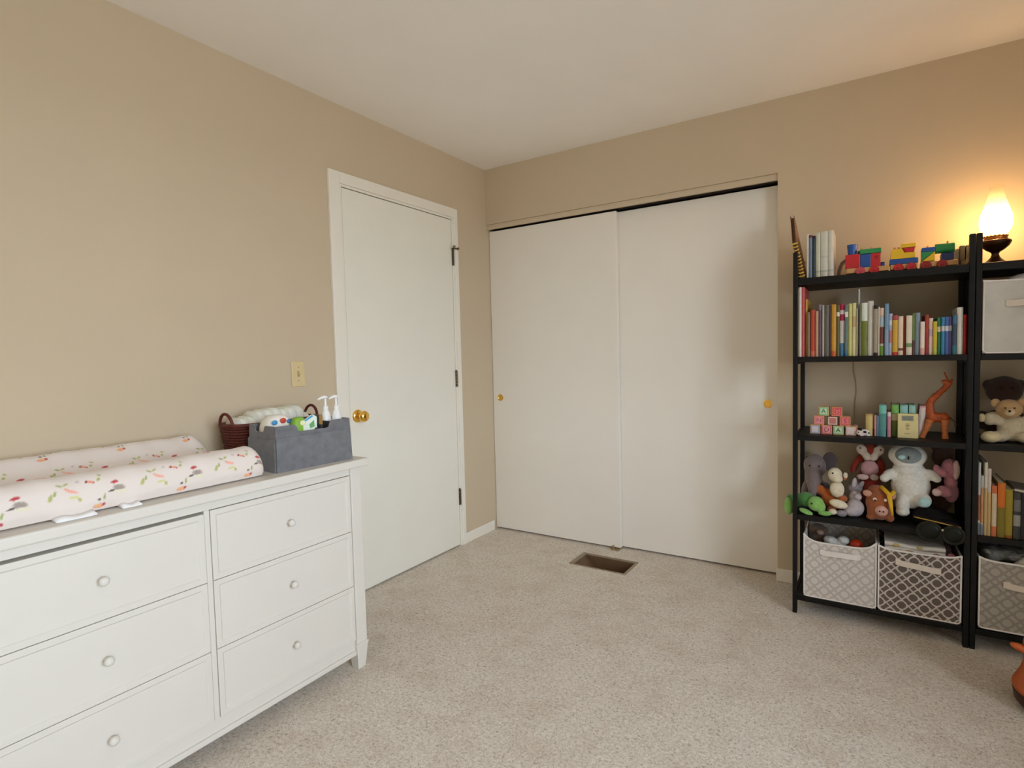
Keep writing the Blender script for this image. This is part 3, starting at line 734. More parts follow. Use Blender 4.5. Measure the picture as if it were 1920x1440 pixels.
B2 = [  # colour, bands, label, depth shift
 ((226,214,200), (), 'tall cream picture book against the left post of the packed shelf'),
 ((196,84,84), (), 'tall rose-red picture book beside the tall cream one'),
 ((206,160,70), (), 'mustard-yellow book next to the tall rose-red one'),
 ((128,112,90), (), 'short grey-brown book between the mustard and orange-red ones'),
 ((184,72,48), ((0.0,0.12,(208,110,80)),), 'short orange-red book near the left of the packed shelf'),
 ((190,146,112), (), 'short tan paperback right of the orange-red book'),
 ((112,96,118), ((0.9,1.0,(140,128,150)),), 'dusty purple picture book on the packed shelf'),
 ((176,168,158), (), 'thin pale grey book between the purple and dark grey ones'),
 ((98,94,82), (), 'thick dark grey-green book right of the purple one'),
 ((134,110,112), (), 'thin mauve book left of the gold-spined one'),
 ((198,144,50), ((0.0,0.1,(200,96,50)),), 'gold-spined book with orange foot on the packed shelf'),
 ((96,92,46), ((0.78,0.86,(222,220,205)),), 'dark olive book with a white tag near its top'),
 ((204,196,192), ((0.68,0.8,(168,36,70)),(0.88,1.0,(168,36,70)),(0.0,0.25,(72,122,160))), 'white book with magenta top and blue foot'),
 ((98,118,116), ((0.76,0.86,(222,222,210)),(0.0,0.1,(60,110,140))), 'teal-grey book with white tag beside the pale yellow ones'),
 ((206,200,124), (), 'pale yellow book, the left of a yellow pair'),
 ((214,206,150), ((0.55,0.75,(196,170,120)),), 'pale yellow book with tan patch on its spine'),
 ((190,174,146), (), 'thin beige book before the tall white sheet'),
 ((206,206,196), (), 'very thin tall white book rising above the row'),
 ((110,116,98), (), 'thin grey-green book right of the tall white sheet'),
 ((112,118,44), ((0.66,1.0,(214,220,206)),), 'olive green book with a white upper half'),
 ((206,202,192), (), 'thick white book, tallest right of the olive one'),
 ((160,148,132), ((0.93,1.0,(30,26,24)),(0.0,0.06,(30,26,24))), 'taupe book with black caps at top and foot'),
 ((212,200,176), (), 'thin cream book right of the taupe one'),
 ((190,180,170), ((0.85,1.0,(226,196,176)),(0.62,0.8,(170,190,204)),(0.25,0.6,(120,66,54)),(0.0,0.2,(112,150,56))), 'many-coloured book with a green foot in mid shelf'),
 ((118,150,178), ((0.0,0.5,(136,160,186)),), 'light blue book standing taller than its right neighbours'),
 ((186,190,214), ((0.72,0.84,(230,230,236)),(0.3,0.6,(206,130,130))), 'pale lilac and pink paperback beside the light blue one'),
 ((206,164,58), ((0.0,0.08,(190,50,40)),(0.88,1.0,(176,70,76))), 'thick golden yellow book with red foot'),
 ((226,204,178), ((0.12,0.18,(110,70,60)),), 'cream book right of the golden yellow one'),
 ((126,52,32), (), 'thin dark rust-brown book between two cream ones'),
 ((224,212,192), ((0.2,0.3,(120,150,100)),), 'cream book with a small green mark near its foot'),
 ((110,132,60), ((0.0,0.35,(96,50,44)),), 'thin green book with brown lower part'),
 ((128,144,156), (), 'blue-grey book on the right half of the packed shelf'),
 ((232,214,204), ((0.0,0.2,(226,170,160)),), 'short white book, lowest on the packed shelf beside the red-brown one'),
 ((158,58,38), ((0.0,0.5,(150,52,46)),), 'red-brown book right of the short white one'),
 ((222,200,184), ((0.5,0.7,(190,170,190)),), 'short pinkish white book before the rainbow set'),
 ((208,180,52), ((0.0,0.25,(190,186,70)),), 'short yellow book at the left of the rainbow set'),
 ((56,126,92), ((0.62,0.76,(226,206,190)),), 'green book of the rainbow set'),
 ((60,130,172), ((0.62,0.76,(206,206,206)),), 'sky blue book of the rainbow set'),
 ((74,100,160), ((0.62,0.76,(206,206,210)),), 'indigo blue book of the rainbow set'),
 ((108,96,148), ((0.62,0.76,(206,206,210)),), 'violet book of the rainbow set'),
 ((58,76,92), ((0.78,1.0,(70,110,140)),(0.0,0.22,(50,110,120))), 'slate blue book with teal ends near the right post'),
 ((220,216,204), (), 'thick white book near the right post of the packed shelf'),
 ((170,38,36), (), 'bright red book against the right post'),
]
sc_ = (2.5035-1.9165)/(2.5057-1.9079)
for i, ((x0, x1, h), (col, bands, lab)) in enumerate(zip(B2X, B2)):
    a, c_ = 1.9165+(x0-1.9079)*sc_, 1.9165+(x1-1.9079)*sc_
    book(lab, a, c_, min(h, 0.308), col, SH[1], front=-0.325+0.006*math.sin(i*2.3)+(0.03 if i in (2, 17) else 0), depth=0.17+0.03*((i*7) % 5)/5, bands=bands, group='books on the packed shelf')
# two deeper books showing above the row
book('large purple picture book lying behind the purple and grey spines', 1.996, 2.034, 0.232, (84,72,96), SH[1], front=-0.10, depth=0.06, group='books on the packed shelf')

B4X = [(2.5462,2.5543,.285),(2.5543,2.5639,.234),(2.5647,2.5751,.287),(2.5751,2.5862,.263),(2.5878,2.6036,.198),(2.6051,2.6285,.212),(2.6285,2.6501,.189),(2.6516,2.673,.178)]
B4 = [
 ((206,206,198), ((0.0,0.16,(120,130,134)),(0.2,0.55,(176,120,88))), 'thin tall white book with grey foot against the post under the bear'),
 ((196,200,200), ((0.2,0.8,(206,150,104)),(0.0,0.18,(130,140,146))), 'shorter white book with a peach spine print under the bear shelf'),
 ((212,206,186), ((0.0,0.65,(200,174,128)),), 'tall ivory book with tan lower spine under the bear shelf'),
 ((204,190,180), ((0.0,0.65,(200,168,110)),), 'pinkish ivory book right of the tall ivory one'),
 ((200,112,70), ((0.2,0.85,(214,196,164)),), 'orange book with a long cream spine label'),
 ((128,112,34), ((0.55,1.0,(206,112,34)),), 'book with orange upper and olive lower spine'),
 ((152,134,38), ((0.0,0.06,(150,90,36)),), 'olive-yellow book right of the orange and olive one'),
 ((62,60,58), ((0.60,0.85,(110,108,104)),(0.28,0.52,(150,146,140))), 'dark grey book with pale lettering at the photo edge'),
]
for (x0, x1, h), (col, bands, lab) in zip(B4X, B4):
    book(lab, x0, x1, h, col, SH[3], bands=bands, group='books under the bear', depth=0.20)
book('black thick book at the far right edge under the bear', 2.6735, 2.700, 0.172, (34,33,32), SH[3], group='books under the bear', depth=0.20)
t = thing('tilted_book', 'thin grey book lying tilted on top of the dark books', 'book', (2.70, -0.24, SH[3]+0.18))
b = BM(); box(b, 2.650, 2.718, -0.315, -0.16, 0.634, 0.6375); box(b, 2.650, 2.718, -0.315, -0.16, 0.6435, 0.647); box(b, 2.650, 2.654, -0.315, -0.16, 0.634, 0.647)
mt_ = Matrix.Translation((2.70,0,0.6285)) @ Matrix.Rotation(math.radians(9), 4, 'Y') @ Matrix.Translation((-2.70,0,-0.634)); moved(b, mt_); part('cover', b, paper((120,116,108)), t)
b = BM(); box(b, 2.654, 2.716, -0.313, -0.162, 0.6375, 0.6435); moved(b, mt_); part('pages', b, PAGES, t)

# ------------------------------------------------------------------ top shelf of the first bookcase
Z = SH[0]
t = thing('spiral_notebook', 'brown notebook with yellow spiral binding leaning out over the left post', 'notebook', (1.925, -0.22, Z))
LM = Matrix.Translation((1.932, 0, Z)) @ Matrix.Rotation(math.radians(-11), 4, 'Y') @ Matrix.Translation((-1.932, 0, -Z))
def lp_(name, b, mat, par, **k):
    moved(b, LM); return part(name, b, mat, par, **k)
BRN = paper((104,58,36))
b = BM(); prism(b, [(-0.312, Z), (-0.10, Z), (-0.10, Z+0.325), (-0.115, Z+0.33), (-0.312, Z+0.170)], 1.922, 1.9245, 'x'); lp_('back_cover', b, BRN, t)
b = BM(); prism(b, [(-0.312, Z), (-0.10, Z), (-0.10, Z+0.325), (-0.115, Z+0.33), (-0.312, Z+0.170)], 1.9365, 1.939, 'x'); lp_('front_cover', b, paper((150,108,78)), t)
b = BM(); prism(b, [(-0.309, Z+0.002), (-0.105, Z+0.002), (-0.105, Z+0.315), (-0.118, Z+0.318), (-0.309, Z+0.162)], 1.925, 1.936, 'x'); lp_('pages', b, paper((96,60,42)), t)
SPI = M('yellow_spiral_wire', (222,182,66), 0.3, var=0.05)
for i in range(11):
    z = Z + 0.014 + i*0.0148
    b = BM(); tube(b, [(1.9305+0.0115*math.cos(a), -0.314+0.008*math.sin(a), z+0.003*math.sin(a)) for a in [2*PI*q/14 for q in range(14)]], 0.0026, 6, closed=True); lp_('spiral_ring', b, SPI, t, smooth=True)
for (lab, x0, x1, h, col, bands) in (
    ('thin white booklet leaning by the yellow spiral notebook', 1.946, 1.954, 0.196, (220,214,202), ()),
    ('glossy blue-grey booklet on the bookcase top', 1.9545, 1.968, 0.190, (112,126,150), ((0.94,1.0,(120,60,50)),)),
    ('dark green-black thin book left of the pale trio', 1.9685, 1.980, 0.186, (48,60,56), ((0.9,1.0,(40,36,50)),)),
    ('pale sage book, left of the three pale thick ones', 1.981, 2.000, 0.196, (196,196,176), ((0.12,0.16,(170,174,156)),)),
    ('wide off-white book in the middle of the pale trio', 2.0005, 2.029, 0.199, (204,200,184), ((0.12,0.16,(176,176,160)),(0.42,0.47,(190,188,172)))),
    ('off-white book at the right of the pale trio', 2.0295, 2.050, 0.200, (206,200,186), ((0.12,0.16,(180,178,162)),))):
    book(lab, x0, x1, h, col, Z, front=-0.30, depth=0.16, bands=bands, group='books on the bookcase top')

# toy train
WOODL = M('natural_beech', (214, 164, 108), 0.5, var=0.12, scale=45)
TR, TB, TG, TY = paintwood((196,38,44)), paintwood((34,82,156)), paintwood((46,142,78)), paintwood((236,190,36))
TRD, TPK = paintwood((150,24,26)), paintwood((212,82,92))
def wheel(t, x, y, z, m=TR, r=0.0175):
    b = BM(); lathe(b, [(0.004,0),(r*0.92,0.0),(r,0.002),(r,0.008),(r*0.92,0.010),(0.006,0.010),(0.005,0.0125),(0.001,0.013)], (x, y, z), (0,-1,0), 24); part('wheel', b, m, t, angle=40)
YF, YB = -0.262, -0.205       # train body front and back
def chassis(t, x0, x1, wx, mats=(TR, TR)):
    b = BM(); box(b, x0, x1, YF, YB, Z+0.012, Z+0.033); part('chassis', b, WOODL, t, 0.002)
    for x, m in zip(wx, mats):
        wheel(t, x, YF, Z+0.0178, m)
        b = BM(); lathe(b, [(0.0172,0),(0.0172,0.009)], (x, YB, Z+0.0178), (0,1,0), 24); part('wheel', b, m, t, angle=40)
def peg(t, x, z, y=-0.234):
    b = BM(); lathe(b, [(0.0042,0),(0.0042,0.008),(0.002,0.010)], (x, y, z), seg=12); part('peg', b, WOODL, t, angle=40)
t = thing('toy_engine', 'wooden toy engine with blue funnel and green roof on the bookcase', 'toy train', (2.165, -0.234, Z), 'wooden toy train cars')
chassis(t, 2.096, 2.250, (2.149, 2.199), (TPK, TR))
b = BM(); box(b, 2.092, 2.147, YF, YB, Z+0.033, Z+0.093); part('boiler_block', b, TR, t, 0.0025)
b = BM(); box(b, 2.1475, 2.185, YF, YB, Z+0.033, Z+0.089); part('middle_block', b, TB, t, 0.002)
b = BM()
pl = [(2.1855, Z+0.033), (2.221, Z+0.033), (2.221, Z+0.090), (2.1855, Z+0.090)]
prism(b, pl, YF, YB); part('cab_block', b, TR, t, 0.002)
b = BM(); cyl(b, (2.205, YF-0.0006, Z+0.072), (2.205, YF+0.002, Z+0.072), 0.0075); part('cab_window', b, TRD, t)
b = BM(); box(b, 2.146, 2.223, YF-0.002, YB, Z+0.0905, Z+0.110); part('roof_block', b, TG, t, 0.002)
b = BM(); lathe(b, [(0.0165,0),(0.0195,0.036),(0.0205,0.044),(0.017,0.044),(0.016,0.030)], (2.117, -0.234, Z+0.0935), seg=24); part('funnel', b, TB, t, angle=40)
b = BM(); cyl(b, (2.136, -0.234, Z+0.101), (2.146, -0.234, Z+0.101), 0.008); part('funnel_pin', b, paintwood((24,70,48)), t)
peg(t, 2.152, Z+0.110); peg(t, 2.190, Z+0.110)
b = BM(); cyl(b, (2.228, -0.234, Z+0.033), (2.228, -0.234, Z+0.052), 0.0075); part('coupling_peg', b, TB, t)
t = thing('toy_wagon', 'wooden toy wagon stacked with yellow blocks, in the middle of the train', 'toy train', (2.30, -0.234, Z), 'wooden toy train cars')
chassis(t, 2.2555, 2.349, (2.284, 2.327))
b = BM(); box(b, 2.252, 2.350, YF-0.001, YB, Z+0.0335, Z+0.055); part('blue_block', b, TB, t, 0.002)
b = BM(); prism(b, [(2.256,Z+0.0555),(2.340,Z+0.0555),(2.340,Z+0.078),(2.302,Z+0.080),(2.296,Z+0.096)] + [(2.256+0.020-0.020*math.cos(a)+0.0, Z+0.080+0.018*math.sin(a)) for a in [PI/2*(1-q/5) for q in range(6)]], YF, YB); part('yellow_block', b, TY, t, 0.002)
b = BM(); prism(b, [(2.297,Z+0.099),(2.340,Z+0.099),(2.336,Z+0.080),(2.308,Z+0.080)], YF+0.004, YB); part('red_block', b, TR, t, 0.002)
b = BM(); box(b, 2.292, 2.342, YF, YB, Z+0.0995, Z+0.116); part('top_block', b, TY, t, 0.002)
peg(t, 2.270, Z+0.098); peg(t, 2.284, Z+0.098)
t = thing('toy_wagon', 'wooden toy wagon with green cylinder and triangle blocks nearest the lamp', 'toy train', (2.42, -0.234, Z), 'wooden toy train cars')
chassis(t, 2.358, 2.478, (2.377, 2.428), (TRD, TRD))
b = BM(); prism(b, [(2.362,Z+0.036),(2.405,Z+0.036),(2.405,Z+0.072)], YF, YB); part('yellow_triangle', b, TY, t, 0.0015)
b = BM(); prism(b, [(2.361,Z+0.037),(2.4045,Z+0.0735),(2.361,Z+0.0735)], YF, YB); part('green_triangle', b, TG, t, 0.0015)
b = BM(); box(b, 2.361, 2.405, YF, YB, Z+0.074, Z+0.091); part('blue_block', b, TB, t, 0.002)
b = BM(); box(b, 2.425, 2.466, YF, YB, Z+0.0335, Z+0.062); part('navy_block', b, paintwood((24,46,108)), t, 0.002)
b = BM(); cyl(b, (2.406, -0.236, Z+0.084), (2.470, -0.236, Z+0.084), 0.0195, seg=28); part('green_cylinder', b, TG, t, 0.002)
peg(t, 2.383, Z+0.091); peg(t, 2.448, Z+0.103)
# small purple-grey curved shape left of the train
t = thing('curved_piece', 'small purple-grey curved piece left of the engine', 'toy', (2.070, -0.15, Z))
b = BM(); prism(b, [(2.056,Z),(2.060,Z+0.04),(2.072,Z+0.072),(2.090,Z+0.086),(2.090,Z+0.074),(2.080,Z+0.062),(2.072,Z+0.03),(2.070,Z)], -0.20, -0.15); part('arch', b, paintwood((112,92,96)), t, 0.002)

# ------------------------------------------------------------------ third shelf: letter blocks, small toys, books, giraffe
Z = SH[2]
BK = 0.041
def block(label, x, z, face, col, letter=None, lc=(30,110,80), y=-0.285, side=WOODL, yaw=0.0):
    t = thing('letter_block', label, 'toy block', (x+BK/2, y+BK/2, z), 'wooden letter blocks')
    R_ = Matrix.Translation((x+BK/2, y+BK/2, 0)) @ Matrix.Rotation(yaw, 4, 'Z') @ Matrix.Translation((-x-BK/2, -y-BK/2, 0))
    b = BM(); box(b, x, x+BK, y, y+BK, z, z+BK); moved(b, R_); part('cube', b, side, t, 0.0025)
    b = BM(); box(b, x+0.003, x+BK-0.003, y-0.0006, y+0.001, z+0.003, z+BK-0.003); moved(b, R_); f = part('painted_face', b, paper(face), t)
    b = BM(); box(b, x+0.0075, x+BK-0.0075, y-0.001, y, z+0.0075, z+BK-0.0075); moved(b, R_); part('inner_square', b, paper(col), f)
    if letter:
        b = BM(); text_mesh(b, letter, 0.028, R_ @ Matrix.Translation((x+BK/2, y-0.0014, z+BK/2)) @ Matrix.Rotation(PI/2, 4, 'X')); part('letter', b, paper(lc), f)
r2, r3 = Z+BK+0.0004, Z+2*BK+0.0008
block('pale blue and white block at the bottom left of the block pyramid', 1.960, Z, (150,160,196), (216,206,206), yaw=0.0)
block('pink block with dark pink letter in the bottom row', 2.005, Z, (212,106,116), (226,170,170), 'D', (170,50,70))
block('pale green block with dark green letter in the bottom row', 2.050, Z, (150,190,150), (206,220,180), 'A', (28,104,60))
block('white and pink picture block at the right of the bottom row', 2.098, Z, (214,188,186), (226,206,196), None)
block('pink block with faint red letter, left of the middle row', 1.975, r2, (216,120,124), (224,160,160), 'N', (190,70,84))
block('block with a small cow face picture in the middle row', 2.028, r2, (214,196,184), (196,120,110), None, side=paintwood((128,50,46)))
block('strong pink patterned block at the right of the middle row', 2.0735, r2, (206,84,96), (222,120,124), 'S', (160,36,60), yaw=0.12)
block('mint green block with dark letter on top of the pyramid', 1.994, r3, (110,190,160), (200,220,180), 'A', (26,120,80), yaw=-0.05)
block('coral red patterned block on top of the pyramid', 2.0425, r3, (206,72,88), (222,116,110), 'G', (176,50,70), yaw=0.1)
# little cow picture details
t = thing('toy_cow', 'tiny white and black toy cow lying by the letter blocks', 'toy animal', (2.165, -0.285, Z))
CW_ = plush((226,214,208)); CB_ = plush((44,38,40))
blob('body', [(2.168,-0.285,Z+0.016,0.022,0.014,0.015),(2.148,-0.290,Z+0.015,0.011,0.010,0.011),(2.182,-0.288,Z+0.006,0.008,0.008,0.006),(2.158,-0.295,Z+0.005,0.007,0.007,0.005)], CW_, t, 0.002, 3)
for (x, y, z, r) in ((2.170,-0.297,Z+0.020,0.007),(2.183,-0.293,Z+0.016,0.005),(2.147,-0.300,Z+0.018,0.003),(2.156,-0.292,Z+0.027,0.005)):
    b = BM(); ell(b, (x,y,z), (r, r*0.5, r*0.8)); part('spot', b, CB_, t, smooth=True)
t = thing('toy_figure', 'small pink toy figure between the blocks and the cow', 'toy', (2.136, -0.235, Z))
blob('body', [(2.136,-0.235,Z+0.012,0.013,0.012,0.013),(2.134,-0.236,Z+0.033,0.010,0.010,0.011),(2.150,-0.238,Z+0.012,0.010,0.008,0.007)], plush((206,140,144)), t, 0.0025, 3)
b = BM(); ell(b, (2.133,-0.2465,Z+0.035), (0.002,0.0015,0.002)); part('eye', b, CB_, t, smooth=True)
for (lab, x0, x1, h, col, bands, fr) in (
    ('tan and yellow book at the left of the small third-shelf books', 2.172, 2.198, 0.094, (196,160,96), ((0.0,0.9,(206,184,116)),), -0.26),
    ('thin pink book between the tan and blue ones', 2.203, 2.2115, 0.091, (206,140,140), (), -0.26),
    ('thin slate blue book beside the tall teal one', 2.212, 2.2205, 0.089, (96,136,156), (), -0.26),
    ('tall teal book with a lighter teal top', 2.2208, 2.247, 0.137, (86,146,146), ((0.72,0.97,(120,196,180)),), -0.262),
    ('narrow pink and white book right of the tall teal one', 2.250, 2.263, 0.107, (196,136,154), ((0.82,0.98,(226,214,214)),), -0.265),
    ('green book with bright leaf-green head behind the cream card', 2.2645, 2.291, 0.137, (100,124,54), ((0.72,0.98,(124,186,96)),(0.5,0.7,(196,190,150))), -0.24),
    ('pale teal book, left of two alike behind the cream card', 2.2945, 2.3225, 0.136, (126,178,172), ((0.75,0.95,(150,204,200)),), -0.24),
    ('pale teal book, right of two alike behind the cream card', 2.3255, 2.349, 0.137, (126,178,172), ((0.75,0.95,(160,210,200)),), -0.24),
    ('pink and white book leaning beside the wooden giraffe', 2.3525, 2.3745, 0.134, (206,150,160), ((0.0,0.95,(222,206,204)),), -0.24)):
    book(lab, x0, x1, h, col, Z, front=fr, depth=0.12, bands=bands, group='small books on the third shelf', lean=0.08 if 'leaning' in lab else 0.0)
t = thing('cream_card_box', 'cream boxed card set with grey panel standing before the teal books', 'card box', (2.320, -0.27, Z))
b = BM(); box(b, 2.287, 2.357, -0.275, -0.256, Z, Z+0.102); part('box', b, paper((222,208,150)), t, 0.001)
b = BM(); box(b, 2.300, 2.341, -0.2756, -0.274, Z+0.072, Z+0.094); part('grey_panel', b, paper((146,150,136)), t)
for z in (0.082, 0.0865, 0.0775):
    b = BM(); box(b, 2.305, 2.336, -0.2760, -0.2755, Z+z, Z+z+0.0018); part('printed_line', b, paper((110,112,104)), t)
for i, wd in enumerate((0.007, 0.009, 0.006, 0.009, 0.005)):
    b = BM(); box(b, 2.3205-wd/1.2, 2.3205+wd/1.2, -0.2756, -0.2745, Z+0.058-i*0.0058, Z+0.0605-i*0.0058); part('printed_line', b, paper((120,106,80)), t)
b = BM(); box(b, 2.310, 2.332, -0.2756, -0.2745, Z+0.018, Z+0.0198); part('printed_line', b, paper((150,130,96)), t)

# carved wooden giraffe
GIR = M('carved_reddish_wood', (170, 78, 34), 0.45, var=0.28, scale=70)
GIRL = M('carved_light_wood', (192, 112, 62), 0.45, var=0.2, scale=70)
t = thing('wooden_giraffe', 'carved reddish-brown wooden giraffe with head thrown back', 'giraffe figurine', (2.42, -0.235, Z))
def skin(name, chain, mat, par):
    b = BM()
    P = catmull([c[0:3] for c in chain], 6); R_ = catmull([(c[3], c[3], c[3]) for c in chain], 6)
    tube(b, P, [r[0] for r in R_], 14)
    return part(name, b, mat, par, smooth=True)
b_ = blob('body', [(2.402,-0.238,0.905,0.017,0.017,0.030),(2.420,-0.238,0.902,0.026,0.018,0.021),(2.443,-0.238,0.902,0.020,0.018,0.022),(2.398,-0.238,0.930,0.0155,0.013,0.028),(2.397,-0.238,0.955,0.0145,0.012,0.024),(2.404,-0.238,0.974,0.0145,0.012,0.017,(0,0.5,0)),(2.415,-0.238,0.989,0.0155,0.011,0.0145,(0,-0.8,0)),(2.428,-0.238,1.003,0.0145,0.0105,0.013,(0,-0.8,0)),(2.440,-0.238,1.017,0.014,0.010,0.0125,(0,-0.8,0)),(2.450,-0.238,1.031,0.013,0.010,0.013,(0,-0.8,0)),(2.458,-0.238,1.044,0.013,0.0095,0.012),(2.447,-0.238,1.050,0.016,0.008,0.0085,(0,0.15,0))], GIR, t, 0.0026, 5)
for s in (-1, 1):
    skin('leg', [(2.397,-0.238+s*0.010,0.892,0.0145),(2.388,-0.238+s*0.010,0.862,0.0115),(2.379,-0.238+s*0.010,0.838,0.0095),(2.371,-0.238+s*0.010,0.8165,0.0110)], GIRL, t)
    skin('leg', [(2.449,-0.238+s*0.010,0.893,0.016),(2.446,-0.238+s*0.010,0.862,0.0120),(2.448,-0.238+s*0.010,0.838,0.0105),(2.449,-0.238+s*0.010,0.8165,0.0115)], GIRL, t)
    b = BM(); tube(b, [(2.456,-0.238+s*0.004,1.052),(2.450,-0.238+s*0.005,1.070),(2.443,-0.238+s*0.006,1.088)], [0.0036,0.0030,0.0024], 8); part('horn', b, GIR, t, smooth=True)
    b = BM(); ell(b, (2.467,-0.238+s*0.008,1.056), (0.006,0.004,0.004), (0,-0.6,0)); part('ear', b, GIR, t, smooth=True)
skin('tail', [(2.460,-0.238,0.905,0.0028),(2.472,-0.238,0.895,0.0022),(2.482,-0.238,0.880,0.0022),(2.481,-0.238,0.866,0.0032)], M('dark_wood_tail', (52,34,26), 0.6), t)

# thin cable down the wall behind the third shelf
b = BM(); tube(b, catmull([(2.118,-0.004,1.135),(2.119,-0.004,1.09),(2.128,-0.004,1.04),(2.131,-0.004,0.99),(2.126,-0.004,0.93),(2.122,-0.004,0.86),(2.122,-0.004,0.80)], 6), 0.0013, 6)
single('wall_cable', b, M('grey_cable', (146,130,110), 0.6), 'thin pale cable running down the wall behind the letter blocks', 'cable', (2.12, -0.004, 0.80), smooth=True)

# ================================================================== PLUSH SHELF
Z = SH[3]
EYE = M('black_bead_eye', (18,16,16), 0.2, var=0.02)
def bead(par, x, y, z, r=0.004, name='eye', m=None, sq=0.7):
    b = BM(); ell(b, (x, y, z), (r, r*sq, r)); return part(name, b, m or EYE, par, smooth=True)
# grey elephant
G1, G2 = plush((122,108,106)), plush((96,84,84))
t = thing('plush_elephant', 'grey plush elephant slumped in the left corner of the toy shelf', 'plush toy', (1.972, -0.15, Z), 'plush toys on the toy shelf')
blob('body', [(1.975,-0.14,0.52,0.050,0.055,0.066),(1.971,-0.165,0.645,0.048,0.050,0.058),(1.970,-0.210,0.600,0.036,0.034,0.045),(1.968,-0.240,0.572,0.024,0.022,0.042),(1.968,-0.250,0.545,0.018,0.018,0.030),(1.938,-0.19,0.52,0.022,0.032,0.062),(2.015,-0.18,0.52,0.026,0.036,0.058)], G1, t)
for (x, z, rx, rz) in ((2.030,0.664,0.034,0.046),(1.936,0.640,0.018,0.046)):
    blob('ear', [(x,-0.115,z,rx,0.010,rz)], G2, t, 0.004, 3)
bead(t, 1.953,-0.212,0.655,0.004); bead(t, 1.991,-0.212,0.655,0.004)
# orange and white fox
FO, FW = plush((176,92,36)), plush((226,214,188))
t = thing('plush_fox', 'orange and white plush fox sitting up between elephant and turtle', 'plush toy', (2.06, -0.25, Z), 'plush toys on the toy shelf')
blob('body', [(2.058,-0.225,0.500,0.040,0.030,0.042),(2.062,-0.225,0.545,0.030,0.028,0.045),(2.025,-0.225,0.510,0.026,0.026,0.040),(2.008,-0.228,0.545,0.024,0.018,0.020),(2.086,-0.25,0.525,0.022,0.030,0.016),(2.094,-0.245,0.622,0.012,0.012,0.017),(2.046,-0.275,0.474,0.020,0.030,0.016)], FO, t)
blob('head', [(2.058,-0.262,0.632,0.029,0.026,0.033),(2.068,-0.275,0.618,0.022,0.020,0.020)], FW, t, 0.004)
blob('chest', [(2.066,-0.258,0.566,0.030,0.018,0.038)], FW, t, 0.004)
blob('tail_tip', [(1.968,-0.232,0.545,0.020,0.014,0.013,(0,0.25,0))], FW, t, 0.004)
blob('tail', [(1.992,-0.230,0.553,0.028,0.018,0.022)], FO, t, 0.004)
blob('foot', [(2.074,-0.305,0.512,0.038,0.020,0.019,(0,0.2,0))], FW, t, 0.004)
blob('foot', [(2.052,-0.305,0.474,0.018,0.016,0.014)], FW, t, 0.004)
blob('ear', [(2.098,-0.258,0.632,0.010,0.008,0.015)], FW, t, 0.003)
bead(t, 2.050,-0.2875,0.643,0.0038)
# green turtle
TG1, TG2 = plush((132,184,96)), plush((76,134,66))
t = thing('plush_turtle', 'bright green plush turtle poking past the left post', 'plush toy', (1.95, -0.29, Z), 'plush toys on the toy shelf')
blob('body', [(1.944,-0.270,0.508,0.036,0.040,0.035),(1.918,-0.255,0.500,0.030,0.030,0.030),(1.880,-0.275,0.482,0.022,0.030,0.046),(1.895,-0.262,0.490,0.020,0.026,0.036)], TG2, t)
blob('head', [(1.986,-0.305,0.502,0.034,0.032,0.034),(2.004,-0.315,0.492,0.022,0.024,0.026)], TG1, t, 0.004)
blob('flipper', [(1.948,-0.325,0.466,0.032,0.022,0.011,(0,0.35,0))], TG1, t, 0.004)
blob('flipper', [(2.022,-0.322,0.467,0.028,0.018,0.011)], TG1, t, 0.004)
blob('hind_flipper', [(1.876,-0.305,0.478,0.020,0.020,0.042)], TG1, t, 0.004)
bead(t, 1.972,-0.335,0.508,0.0042)
# lavender-grey bunny lying face down
BU1, BU2 = plush((186,176,180)), plush((142,134,140))
t = thing('plush_bunny', 'lavender-grey plush bunny flopped between fox and pig', 'plush toy', (2.13, -0.25, Z), 'plush toys on the toy shelf')
blob('body', [(2.136,-0.262,0.492,0.036,0.036,0.038),(2.120,-0.275,0.480,0.030,0.030,0.024),(2.136,-0.235,0.535,0.026,0.028,0.030)], BU1, t)
blob('head', [(2.133,-0.215,0.572,0.031,0.030,0.029)], BU2, t)
blob('ear', [(2.131,-0.240,0.600,0.010,0.008,0.024,(0,0.15,0))], BU1, t, 0.003)
blob('ear', [(2.156,-0.232,0.590,0.010,0.008,0.022,(0,0.5,0))], BU2, t, 0.003)
blob('paw', [(2.086,-0.300,0.470,0.022,0.020,0.015)], BU2, t, 0.004)
blob('paw', [(2.146,-0.272,0.545,0.016,0.014,0.014)], BU1, t, 0.004)
# red fox with pink bib
RF, PB = plush((150,48,28)), plush((198,150,154))
t = thing('plush_red_fox', 'dark red plush fox with white cheeks and pink belly at the back', 'plush toy', (2.19, -0.13, Z), 'plush toys on the toy shelf')
blob('body', [(2.19,-0.115,0.60,0.044,0.040,0.080),(2.19,-0.105,0.52,0.046,0.045,0.060),(2.19,-0.120,0.728,0.044,0.040,0.036),(2.228,-0.115,0.650,0.022,0.026,0.046),(2.130,-0.120,0.655,0.015,0.018,0.044,(0,0.35,0)),(2.152,-0.115,0.690,0.018,0.018,0.020)], RF, t)
blob('cheek', [(2.157,-0.152,0.735,0.022,0.014,0.026,(0,-0.45,0)),(2.176,-0.158,0.708,0.017,0.014,0.022,(0,-0.5,0))], plush((212,196,180)), t, 0.004)
blob('cheek', [(2.222,-0.152,0.735,0.022,0.014,0.026,(0,0.45,0)),(2.204,-0.158,0.708,0.017,0.014,0.022,(0,0.5,0))], plush((212,196,180)), t, 0.004)
blob('belly', [(2.188,-0.150,0.650,0.036,0.018,0.040)], PB, t, 0.004)
blob('foot', [(2.162,-0.185,0.617,0.026,0.014,0.014)], plush((212,180,174)), t, 0.004)
